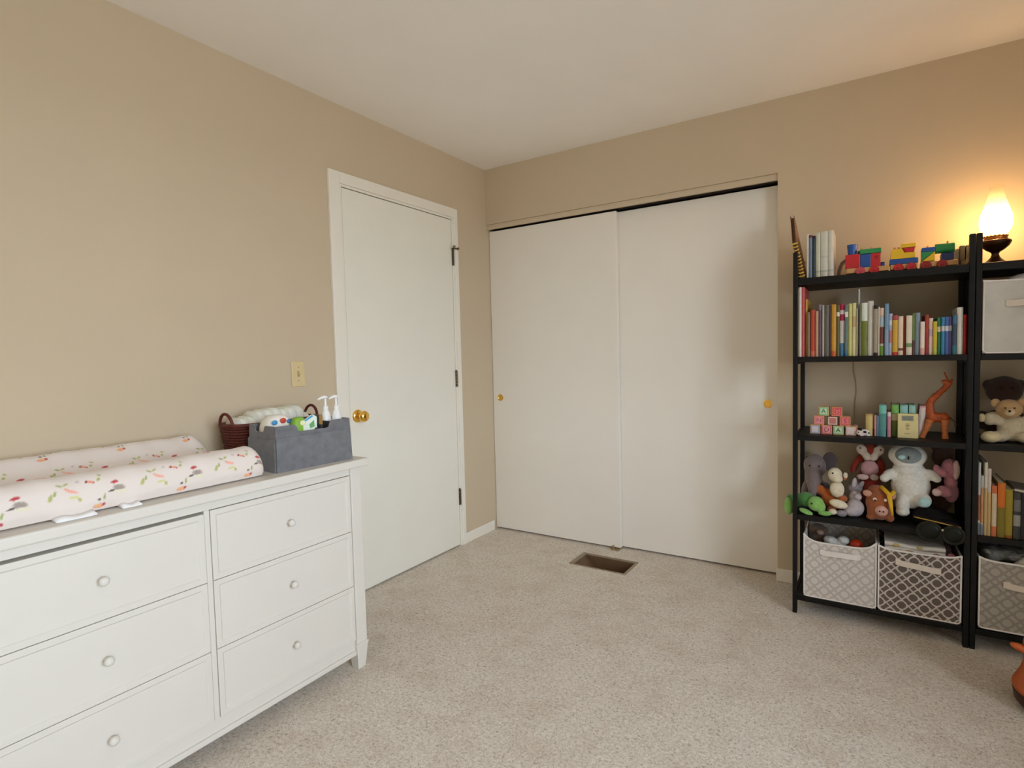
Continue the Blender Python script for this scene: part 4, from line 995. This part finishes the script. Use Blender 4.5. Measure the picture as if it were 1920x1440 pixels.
blob('foot', [(2.206,-0.185,0.619,0.019,0.014,0.015)], plush((190,170,156)), t, 0.004)
bead(t, 2.151,-0.166,0.744,0.003); bead(t, 2.229,-0.166,0.740,0.003)
# brown pig with yellow scarf
PG, PGL = plush((158,88,48)), plush((198,146,122))
t = thing('plush_pig', 'brown plush pig with pink snout and yellow scarf at the shelf front', 'plush toy', (2.223, -0.27, Z), 'plush toys on the toy shelf')
blob('body', [(2.223,-0.262,0.525,0.050,0.048,0.054),(2.224,-0.272,0.490,0.046,0.046,0.036),(2.194,-0.285,0.466,0.019,0.024,0.013),(2.262,-0.285,0.470,0.018,0.026,0.017),(2.217,-0.240,0.576,0.036,0.030,0.022)], PG, t)
blob('snout', [(2.232,-0.312,0.503,0.025,0.020,0.023)], plush((206,158,144)), t, 0.0035, 3)
bead(t, 2.226,-0.3315,0.505,0.0036,'nostril', M('dark_brown_stitch',(70,36,30),0.8)); bead(t, 2.239,-0.3315,0.505,0.0036,'nostril', MATS['dark_brown_stitch'])
blob('ear', [(2.181,-0.278,0.566,0.019,0.011,0.015,(0,0.3,0))], PGL, t, 0.003)
blob('ear', [(2.268,-0.280,0.566,0.016,0.011,0.018,(0,-0.3,0))], PGL, t, 0.003)
bead(t, 2.208,-0.309,0.550,0.0075,'eye_white', plush((226,206,196))); bead(t, 2.209,-0.3155,0.547,0.0038); bead(t, 2.246,-0.309,0.550,0.0065,'eye_white', plush((226,206,196)))
SCF = M('yellow_scarf_cotton', (226,178,44), 0.85, var=0.08, bump=0.3, bscale=300)
b = BM(); tube(b, catmull([(2.232,-0.250,0.592),(2.246,-0.282,0.585),(2.262,-0.300,0.572),(2.276,-0.270,0.580)], 5), 0.0085, 10)
rings(b, [[(2.250,-0.314,0.574),(2.268,-0.310,0.574),(2.268,-0.304,0.574),(2.250,-0.308,0.574)],[(2.258,-0.322,0.535),(2.272,-0.318,0.535),(2.272,-0.313,0.535),(2.258,-0.317,0.535)],[(2.268,-0.325,0.492),(2.275,-0.322,0.492),(2.275,-0.317,0.492),(2.268,-0.320,0.492)]])
part('scarf', b, SCF, t, smooth=True, label='yellow cotton scarf')
# white hooded plush
WP = plush((226,224,216)); AQ = plush((176,212,212))
t = thing('plush_yeti', 'large white plush creature with hooded grey-teal face in mid shelf', 'plush toy', (2.335, -0.22, Z), 'plush toys on the toy shelf')
blob('body', [(2.337,-0.195,0.600,0.072,0.060,0.075),(2.337,-0.195,0.550,0.068,0.055,0.050),(2.330,-0.200,0.670,0.060,0.050,0.035),(2.325,-0.195,0.728,0.071,0.052,0.052),(2.262,-0.215,0.645,0.030,0.022,0.022,(0,-0.6,0)),(2.243,-0.225,0.628,0.019,0.018,0.018),(2.406,-0.215,0.655,0.032,0.022,0.022,(0,0.55,0)),(2.425,-0.225,0.643,0.017,0.018,0.017),(2.308,-0.235,0.525,0.027,0.034,0.044),(2.308,-0.255,0.497,0.026,0.030,0.020),(2.378,-0.240,0.550,0.031,0.045,0.030)], WP, t, 0.0045)
blob('face', [(2.326,-0.226,0.733,0.050,0.026,0.037)], plush((136,146,146)), t, 0.004)
blob('cheek_patch', [(2.303,-0.248,0.729,0.015,0.008,0.011)], AQ, t, 0.003, 2)
blob('sole', [(2.381,-0.279,0.550,0.023,0.012,0.021)], AQ, t, 0.003, 2)
b = BM(); ell(b, (2.326,-0.2525,0.728), (0.0032,0.003,0.008)); part('nose', b, EYE, t, smooth=True)
# pink elephant
PK, PKL = plush((196,130,144)), plush((220,186,180))
t = thing('plush_pink_elephant', 'pink plush elephant leaning on the right post of the toy shelf', 'plush toy', (2.47, -0.2, Z+0.075), 'plush toys on the toy shelf')
blob('body', [(2.478,-0.165,0.580,0.026,0.040,0.045),(2.470,-0.180,0.680,0.030,0.038,0.045),(2.445,-0.205,0.668,0.026,0.022,0.020,(0,0.2,0)),(2.424,-0.215,0.685,0.013,0.013,0.018),(2.452,-0.215,0.590,0.030,0.030,0.024,(0,0.3,0)),(2.476,-0.170,0.625,0.024,0.034,0.040)], PK, t)
blob('ear', [(2.490,-0.205,0.682,0.013,0.014,0.042)], PKL, t, 0.0035)
blob('paw', [(2.425,-0.245,0.590,0.018,0.018,0.017)], PKL, t, 0.0035)
# brown plush at the back
t = thing('plush_bear_back', 'dark brown plush bear head showing behind the pink elephant', 'plush toy', (2.452, -0.085, Z), 'plush toys on the toy shelf')
blob('body', [(2.450,-0.085,0.56,0.046,0.034,0.10),(2.452,-0.092,0.715,0.038,0.036,0.042),(2.426,-0.090,0.755,0.014,0.012,0.014),(2.478,-0.090,0.755,0.014,0.012,0.014)], plush((88,58,44)), t)
# black cap with gold-edged peak
BC = M('black_cotton', (24,22,22), 0.85, var=0.15, bump=0.2, bscale=300, spec=0.2)
t = thing('black_cap', 'black cap with gold-edged peak under the white plush', 'cap', (2.415, -0.24, Z))
b = BM(); n = 24; L_ = []
for k in range(9):
    a = PI/2*k/8; r = math.cos(a)**0.8
    L_.append([(2.415+0.075*r*math.cos(2*PI*i/n), -0.225+0.090*r*math.sin(2*PI*i/n), Z+0.006+0.062*math.sin(a)**0.9*(1-0.15*math.cos(2*PI*i/n))) for i in range(n)])
rings(b, L_); part('crown', b, BC, t, smooth=True)
b = BM()
up, lo_ = [], []
for i in range(17):
    s = i/16; x = 2.342+0.152*s
    up.append((x, s))
rings(b, [[(x, -0.288, Z+0.040-0.010*s+0.006*math.sin(PI*s)), (x, -0.348-0.014*math.sin(PI*s), Z+0.050-0.024*s+0.004*math.sin(PI*s)), (x, -0.348-0.014*math.sin(PI*s), Z+0.046-0.024*s+0.004*math.sin(PI*s)), (x, -0.288, Z+0.036-0.010*s+0.006*math.sin(PI*s))] for x, s in up]); part('peak', b, BC, t, smooth=True)
b = BM(); tube(b, [(x, -0.349-0.014*math.sin(PI*s), Z+0.048-0.024*s+0.004*math.sin(PI*s)) for x, s in up], 0.0026, 8); part('gold_edge', b, M('gold_braid',(168,132,48),0.6,var=0.15), t, smooth=True)
# dark goggles hanging at the shelf edge
OL = M('dark_olive_rubber', (34,32,22), 0.6, var=0.2, spec=0.2)
t = thing('toy_goggles', 'dark olive toy goggles with two round lenses hanging below the cap', 'goggles', (2.432, -0.362, 0.43))
for (x, z, rx, rz) in ((2.392,0.455,0.038,0.036),(2.468,0.450,0.034,0.033)):
    b = BM(); tube(b, [(x+rx*math.cos(a), -0.366, z+rz*math.sin(a)) for a in [2*PI*q/24 for q in range(24)]], 0.0065, 8, closed=True); f = part('lens_frame', b, OL, t, smooth=True)
    b = BM(); ell(b, (x, -0.366, z), (rx*0.97, 0.010, rz*0.97)); part('lens', b, M('smoked_lens', (22,23,16), 0.35, var=0.1, spec=0.2), f, smooth=True)
b = BM(); tube(b, [(2.426,-0.366,0.462),(2.432,-0.370,0.466),(2.438,-0.366,0.462)], 0.005, 8); part('bridge', b, OL, t, smooth=True)
b = BM(); ell(b, (2.434,-0.375,0.468), (0.0045,0.003,0.0055)); part('rivet', b, M('pale_metal',(190,186,150),0.25,metal=1.0), t, smooth=True)

# ================================================================== FABRIC BINS
LAT_D = lattice_mat('taupe_lattice_fabric', (104,94,86), (196,184,176))
LAT_L = lattice_mat('pale_lattice_fabric', (210,204,197), (188,180,174), wd=0.07)
LAT_G = lattice_mat('grey_lattice_fabric', (172,166,155), (150,143,134), wd=0.07)
PLAIN = M('pale_grey_linen', (196,192,184), 0.9, var=0.07, scale=14, bump=0.2, bscale=300)
EDGE = M('white_bin_piping', (226,220,214), 0.8, var=0.03)
def bin_(label, x0, x1, z0, h, mat, handle, hx, hz, dip=0.02, y0=-0.343, y1=-0.07, tilt=0.0, hl=0.07):
    t = thing('storage_bin', label, 'storage bin', ((x0+x1)/2, (y0+y1)/2, z0), 'fabric storage bins')
    th = 0.004; n = 14
    def wall(nm, pts_lo, pts_hi, nrm):
        b = BM(); q = Vector(nrm)*th
        for i in range(len(pts_lo)-1):
            a, c, d, e = Vector(pts_lo[i]), Vector(pts_lo[i+1]), Vector(pts_hi[i+1]), Vector(pts_hi[i])
            vs = [b.verts.new(p) for p in (a, c, d, e, a+q, c+q, d+q, e+q)]
            for f in ((0,1,2,3),(7,6,5,4),(0,4,5,1),(3,2,6,7)): b.faces.new([vs[k] for k in f])
        bmesh.ops.remove_doubles(b, verts=b.verts[:], dist=1e-6)
        return part(nm, b, mat, t)
    def dipf(s): return h - dip*(1-abs(2*s-1)**6)
    xs = [x0+(x1-x0)*i/n for i in range(n+1)]
    bul = lambda s: 0.006*math.sin(PI*s)
    fr_lo = [(x, y0, z0+0.002) for x in xs]; fr_hi = [(x, y0-bul(i/n)*0.5, z0+dipf(i/n)) for i, x in enumerate(xs)]
    wall('front_panel', fr_lo, fr_hi, (0,1,0))
    bk_hi = [(x, y1, z0+h) for x in xs]
    wall('back_panel', [(x, y1, z0+0.002) for x in xs], bk_hi, (0,-1,0))
    ys = [y0+(y1-y0)*i/n for i in range(n+1)]
    wall('side_panel', [(x0, y, z0+0.002) for y in ys], [(x0, y, z0+h-0.012*math.sin(PI*i/n)) for i, y in enumerate(ys)], (1,0,0))
    wall('side_panel', [(x1, y, z0+0.002) for y in ys], [(x1, y, z0+h-0.012*math.sin(PI*i/n)) for i, y in enumerate(ys)], (-1,0,0))
    b = BM(); box(b, x0+th, x1-th, y0+th, y1-th, z0+0.002, z0+0.006); part('bottom_panel', b, mat, t)
    top = fr_hi + [(x1, y, z0+h-0.012*math.sin(PI*i/n)) for i, y in enumerate(ys)][1:] + bk_hi[::-1][1:] + [(x0, y, z0+h-0.012*math.sin(PI*i/n)) for i, y in enumerate(ys)][::-1][1:-1]
    b = BM(); tube(b, top, 0.0042, 8, closed=True); part('rim_piping', b, EDGE, t, smooth=True)
    b = BM(); tube(b, [(x0+0.001, y0-0.001, z0+h), (x0+0.001, y0-0.001, z0+0.012), (x0+0.010, y0-0.001, z0+0.0035), (x1-0.010, y0-0.001, z0+0.0035), (x1-0.001, y0-0.001, z0+0.012), (x1-0.001, y0-0.001, z0+h)], 0.0032, 8); part('edge_piping', b, EDGE, t, smooth=True)
    b = BM(); hh = 0.0115
    P = [(hx-hl, -0.001), (hx-hl*0.85, -0.005), (hx-hl*0.4, -0.011), (hx, -0.013), (hx+hl*0.4, -0.011), (hx+hl*0.85, -0.005), (hx+hl, -0.001)]
    P = catmull(P, 4)
    rings(b, [[(x, y0-0.004+d, hz+tilt*(x-hx)-hh-0.004*abs(x-hx)/hl), (x, y0-0.004+d, hz+tilt*(x-hx)+hh-0.004*abs(x-hx)/hl), (x, y0-0.001+d, hz+tilt*(x-hx)+hh-0.004*abs(x-hx)/hl), (x, y0-0.001+d, hz+tilt*(x-hx)-hh-0.004*abs(x-hx)/hl)] for x, d in P])
    hd = part('handle', b, handle, t, smooth=False, label='cream strap handle')
    for sx in (-1, 1):
        b = BM(); x = hx+sx*(hl-0.004); box(b, x-0.010, x+0.010, y0-0.0075, y0-0.001, hz+tilt*sx*hl-0.014, hz+tilt*sx*hl+0.010); part('handle_tab', b, handle, hd, 0.002)
    return t
HANDL = M('white_strap', (226,220,214), 0.8, var=0.03); HANDC = M('cream_strap', (214,202,188), 0.8, var=0.03)
Z5 = SH[4]
bin_('pale grey lattice bin on the bottom shelf beside the closet', 1.942, 2.215, Z5, 0.283, LAT_L, HANDL, 2.082, 0.300, dip=0.030)
bin_('dark taupe lattice bin with white ring print on the bottom shelf', 2.2225, 2.4985, Z5, 0.278, LAT_D, HANDC, 2.358, 0.300, dip=0.012, tilt=-0.10)
bin_('grey lattice bin on the bottom shelf at the right edge', 2.552, 2.835, Z5+0.004, 0.283, LAT_G, HANDC, 2.700, 0.272, dip=0.012, tilt=-0.10)
bin_('plain pale grey linen bin below the lamp', 2.549, 2.835, SH[1], 0.277, PLAIN, HANDC, 2.690, 1.353, dip=0.004)
# bin contents
t = thing('plush_hedgehog', 'brown furry toy sticking out of the pale lattice bin', 'plush toy', (1.985, -0.2, Z5+0.02))
blob('body', [(1.990,-0.19,0.320,0.040,0.050,0.055),(1.988,-0.20,0.352,0.040,0.042,0.032),(2.012,-0.215,0.360,0.022,0.022,0.020)], plush((104,84,72)), t)
blob('snout', [(2.000,-0.250,0.358,0.016,0.016,0.012)], plush((150,124,106)), t, 0.0035)
PLAS = M('clear_crumpled_plastic', (206,206,204), 0.25, var=0.1, bump=0.6, bscale=60, bdist=0.01)
t = thing('plastic_bag', 'crumpled whitish plastic bag in the pale lattice bin', 'plastic bag', (2.07, -0.25, Z5+0.10))
blob('bag', [(2.06,-0.255,0.30,0.050,0.050,0.040),(2.040,-0.262,0.335,0.028,0.030,0.016),(2.092,-0.265,0.340,0.024,0.026,0.020)], PLAS, t)
t = thing('red_ball', 'orange-red toy ball in the pale lattice bin', 'ball', (2.142, -0.262, 0.290))
b = BM(); ell(b, (2.142,-0.262,0.325), (0.026,0.026,0.026), seg=24, rg=16); part('ball', b, M('orange_red_rubber',(196,58,22),0.4), t, smooth=True)
b = BM(); tube(b, [(2.142+0.026*math.cos(a), -0.262+0.026*math.sin(a), 0.325) for a in [2*PI*q/24 for q in range(24)]], 0.0008, 6, closed=True); part('seam', b, M('dark_red_rubber',(130,30,16),0.5), t, smooth=True)
PRT = M('white_print_muslin', (222,214,204), 0.9, var=0.05, bump=0.3, bscale=60)
def folded(label, x0, x1, y0, y1, z0, nl, th, mat, name='folded_blanket', spots=None):
    t = thing(name, label, 'blanket', ((x0+x1)/2, (y0+y1)/2, z0))
    for k in range(nl):
        b = BM(); z = z0+k*th; n = 12; lp = []
        for i in range(n+1):
            s = i/n; x = x0+(x1-x0)*s
            wz = 0.003*math.sin(7*s+k*1.3)
            e = 0.5*th*0.96
            lp.append([(x, y0+0.006*math.sin(3*s+k)+e*(1-math.cos(a))-0.0 if math.cos(a) > -2 else 0, z+e+wz+e*math.sin(a)) for a in [PI/2, PI/2+PI/4, PI, PI+PI/4, 3*PI/2]][::1] + [(x, y1, z+wz), (x, y1, z+2*e+wz)])
        for l in lp:
            for q in range(5):
                a = [PI/2, 3*PI/4, PI, 5*PI/4, 3*PI/2][q]
                l[q] = (l[q][0], y0 + e*(1+math.cos(a)) + 0.003*math.sin(k*2.0), l[q][2])
        rings(b, lp); f = part('fold', b, mat, t, smooth=False)
        if spots:
            for (sx, sz, r, c) in spots:
                if int(sz) == k:
                    b = BM(); ell(b, (sx, y0+0.0015+0.003*math.sin(k*2.0), z+th*0.5), (r, 0.0035, th*0.38)); part('printed_motif', b, paper(c), f, smooth=True)
    return t
folded('folded white muslin with tan print in the dark lattice bin', 2.245, 2.450, -0.318, -0.10, 0.335, 2, 0.020, PRT, spots=((2.285,1,0.014,(196,170,110)),(2.330,0,0.016,(180,150,120)),(2.365,1,0.012,(190,168,120)),(2.420,0,0.012,(160,120,110)),(2.300,0,0.010,(206,180,150))))
folded('pale pink cloth folded under the muslin in the dark bin', 2.255, 2.480, -0.325, -0.10, 0.312, 1, 0.022, M('pale_pink_cotton',(214,178,184),0.9,var=0.05), 'folded_cloth')
t = thing('pink_sock', 'small pink and red knit piece at the right of the dark bin', 'sock', (2.470, -0.30, 0.335))
blob('knit', [(2.470,-0.300,0.345,0.014,0.014,0.012),(2.478,-0.298,0.334,0.012,0.014,0.014)], plush((206,120,132)), t, 0.003)
t = thing('plastic_wrap', 'clear crumpled plastic bag over the grey bin at the right edge', 'plastic bag', (2.62, -0.25, Z5+0.22))
blob('bag', [(2.600,-0.250,0.365,0.034,0.06,0.036),(2.660,-0.240,0.372,0.060,0.07,0.030),(2.72,-0.250,0.360,0.070,0.07,0.026),(2.585,-0.285,0.385,0.020,0.03,0.014)], M('smoky_plastic', (120,120,118), 0.2, var=0.35, scale=26, bump=0.9, bscale=40, bdist=0.02), t, 0.006, 2)
t = thing('white_towel', 'white folded towel corner in the grey bin at the right edge', 'towel', (2.72, -0.30, Z5+0.22))
b = BM(); prism(b, [(2.650,0.345),(2.80,0.345),(2.80,0.412),(2.74,0.404),(2.69,0.385)], -0.325, -0.30); part('cloth', b, M('grey_white_towel',(190,184,172),0.95,var=0.05,bump=0.4,bscale=200), t, 0.006)
t = thing('pink_print_cloth', 'white cloth with pink dots piled above the linen bin', 'cloth', (2.72, -0.26, SH[1]+0.24))
blob('cloth', [(2.690,-0.285,1.435,0.070,0.04,0.030),(2.715,-0.285,1.450,0.060,0.04,0.022,(0,-0.35,0)),(2.76,-0.280,1.440,0.05,0.05,0.030)], M('white_terry',(214,204,202),0.9,var=0.05,bump=0.4,bscale=120), t, 0.005)
bead(t, 2.690,-0.3185,1.462,0.007,'pink_dot', plush((206,110,120)), 0.5); bead(t, 2.712,-0.3235,1.452,0.006,'pink_dot', plush((206,110,120)), 0.5)

# ================================================================== BEAR SHELF
Z = SH[2]
BT, BCR = plush((196,158,108)), plush((206,194,166))
t = thing('teddy_bear', 'tan-faced teddy bear in a cream suit on the right bookcase', 'teddy bear', (2.655, -0.24, Z), 'bears on the right bookcase')
blob('suit', [(2.662,-0.215,0.868,0.050,0.046,0.052),(2.660,-0.220,0.840,0.046,0.048,0.026),(2.605,-0.228,0.905,0.030,0.024,0.026,(0,0.4,0)),(2.590,-0.232,0.902,0.022,0.022,0.026),(2.715,-0.228,0.905,0.030,0.024,0.026,(0,-0.4,0)),(2.616,-0.262,0.838,0.030,0.036,0.022),(2.690,-0.268,0.838,0.030,0.036,0.022)], BCR, t)
blob('head', [(2.646,-0.240,0.945,0.043,0.036,0.038),(2.645,-0.262,0.935,0.028,0.024,0.024)], BT, t, 0.004)
blob('muzzle', [(2.641,-0.286,0.934,0.017,0.012,0.014)], plush((214,190,150)), t, 0.003, 3)
blob('ear', [(2.606,-0.232,0.966,0.017,0.010,0.018)], BT, t, 0.003); blob('ear', [(2.686,-0.232,0.970,0.016,0.010,0.018)], BT, t, 0.003)
blob('paw', [(2.565,-0.236,0.906,0.013,0.014,0.018)], plush((214,196,150)), t, 0.003)
blob('foot', [(2.586,-0.292,0.838,0.033,0.026,0.023)], plush((220,204,160)), t, 0.0035); blob('foot', [(2.712,-0.292,0.838,0.030,0.026,0.023)], plush((220,204,160)), t, 0.0035)
bead(t, 2.629,-0.2775,0.951,0.0032); bead(t, 2.656,-0.2775,0.951,0.0032); bead(t, 2.639,-0.2985,0.941,0.0045,'nose')
t = thing('brown_bear', 'dark brown plush bear looming behind the teddy in cream', 'teddy bear', (2.66, -0.10, Z), 'bears on the right bookcase')
blob('body', [(2.655,-0.105,0.875,0.080,0.045,0.060),(2.650,-0.105,1.010,0.062,0.050,0.058),(2.580,-0.120,0.885,0.026,0.03,0.040),(2.600,-0.10,1.030,0.020,0.02,0.024),(2.700,-0.10,1.030,0.020,0.02,0.024)], plush((60,34,22)), t, 0.006)
bead(t, 2.635,-0.154,1.02,0.004); bead(t, 2.668,-0.154,1.02,0.004)

# ================================================================== LAMP
LX, LY, LZ = 2.603, -0.180, SH[0]
t = thing('hurricane_lamp', 'lit oil-style lamp with frosted glass chimney on the right bookcase', 'lamp', (LX, LY, LZ))
IRON = M('bronze_lamp_metal', (74,44,24), 0.35, metal=0.7, var=0.15)
b = BM(); lathe(b, [(0.050,0),(0.051,0.003),(0.044,0.010),(0.028,0.022),(0.015,0.036),(0.0115,0.048),(0.014,0.056),(0.030,0.066),(0.044,0.080),(0.050,0.094),(0.050,0.098),(0.046,0.102),(0.034,0.105)], (LX, LY, LZ), seg=36); part('base', b, IRON, t, angle=50)
GAL = M('brass_gallery', (196,120,50), 0.3, metal=0.8, var=0.08)
b = BM(); lathe(b, [(0.036,0.104),(0.038,0.108),(0.036,0.118),(0.030,0.119),(0.028,0.106)], (LX, LY, LZ), seg=32, caps=False)
for i in range(18):
    a = 2*PI*i/18; ell(b, (LX+0.0365*math.cos(a), LY+0.0365*math.sin(a), LZ+0.118), (0.0035,0.0035,0.004), seg=8, rg=6)
part('gallery', b, GAL, t, angle=50)
b = BM(); tube(b, [(LX-0.048, LY-0.02, LZ+0.094), (LX-0.062, LY-0.026, LZ+0.094)], 0.0022, 8); lathe(b, [(0.005,0),(0.005,0.003)], (LX-0.062, LY-0.026, LZ+0.094), (-1,-0.3,0), 12); part('wick_key', b, IRON, t, angle=40)
FROST = bpy.data.materials.new('frosted_chimney_glass'); FROST.use_nodes = True
_n = FROST.node_tree; _n.nodes.clear()
_o = _n.nodes.new('ShaderNodeOutputMaterial'); _m1 = _n.nodes.new('ShaderNodeMixShader'); _tl = _n.nodes.new('ShaderNodeBsdfTranslucent'); _tp = _n.nodes.new('ShaderNodeBsdfTransparent')
_nz = _n.nodes.new('ShaderNodeTexNoise'); _nz.inputs['Scale'].default_value = 40
_mr = _n.nodes.new('ShaderNodeMapRange'); _mr.inputs['To Min'].default_value = 0.66; _mr.inputs['To Max'].default_value = 0.72
_n.links.new(_nz.outputs['Fac'], _mr.inputs['Value']); _n.links.new(_mr.outputs[0], _m1.inputs[0])
_tl.inputs[0].default_value = (0.62, 0.56, 0.46, 1); _tp.inputs[0].default_value = (1.0, 0.96, 0.90, 1)
_n.links.new(_tl.outputs[0], _m1.inputs[1]); _n.links.new(_tp.outputs[0], _m1.inputs[2]); _n.links.new(_m1.outputs[0], _o.inputs[0])
prof_s = catmull([(0.030,0.112),(0.034,0.122),(0.047,0.145),(0.0525,0.172),(0.050,0.200),(0.040,0.232),(0.029,0.265),(0.0235,0.295),(0.0225,0.318)], 5)
b = BM(); lathe(b, prof_s, (LX, LY, LZ), seg=40, caps=False); part('chimney', b, FROST, t, smooth=True)
BULB = bpy.data.materials.new('glowing_bulb'); BULB.use_nodes = True
_n = BULB.node_tree; _n.nodes.clear(); _o = _n.nodes.new('ShaderNodeOutputMaterial'); _e = _n.nodes.new('ShaderNodeEmission'); _e.inputs[0].default_value = (1.0, 0.60, 0.25, 1)
_e.inputs[1].default_value = LAMP_W; _n.links.new(_e.outputs[0], _o.inputs[0])
b = BM(); ell(b, (LX, LY, LZ+0.172), (0.020, 0.020, 0.026), seg=20, rg=14); bl = part('bulb', b, BULB, t, smooth=True)
b = BM(); cyl(b, (LX, LY, LZ+0.105), (LX, LY, LZ+0.150), 0.009); part('socket', b, IRON, t)

# ================================================================== TOY ON THE FLOOR
OR = M('orange_leather', (176,84,34), 0.45, var=0.15, scale=18)
t = thing('ride_on_toy', 'orange toy animal with dark round base at the right edge of the carpet', 'toy', (2.690, -0.700, 0))
b = BM(); lathe(b, [(0.060,0.0),(0.085,0.010),(0.100,0.030),(0.104,0.060),(0.098,0.066)], (2.700,-0.715,0), seg=36); part('base', b, M('dark_brown_leather',(58,28,20),0.5), t, angle=50)
b = BM(); lathe(b, catmull([(0.102,0.062),(0.106,0.078),(0.098,0.098),(0.086,0.125),(0.078,0.160),(0.080,0.200),(0.076,0.228),(0.050,0.245),(0.002,0.250)], 5), (2.700,-0.715,0), seg=36); part('body', b, OR, t, smooth=True)
blob('ear', [(2.610,-0.735,0.205,0.030,0.014,0.012,(0,0.35,0)),(2.632,-0.730,0.196,0.018,0.014,0.014)], OR, t, 0.004)
blob('ear', [(2.790,-0.735,0.205,0.030,0.014,0.012,(0,-0.35,0)),(2.768,-0.730,0.196,0.018,0.014,0.014)], OR, t, 0.004)
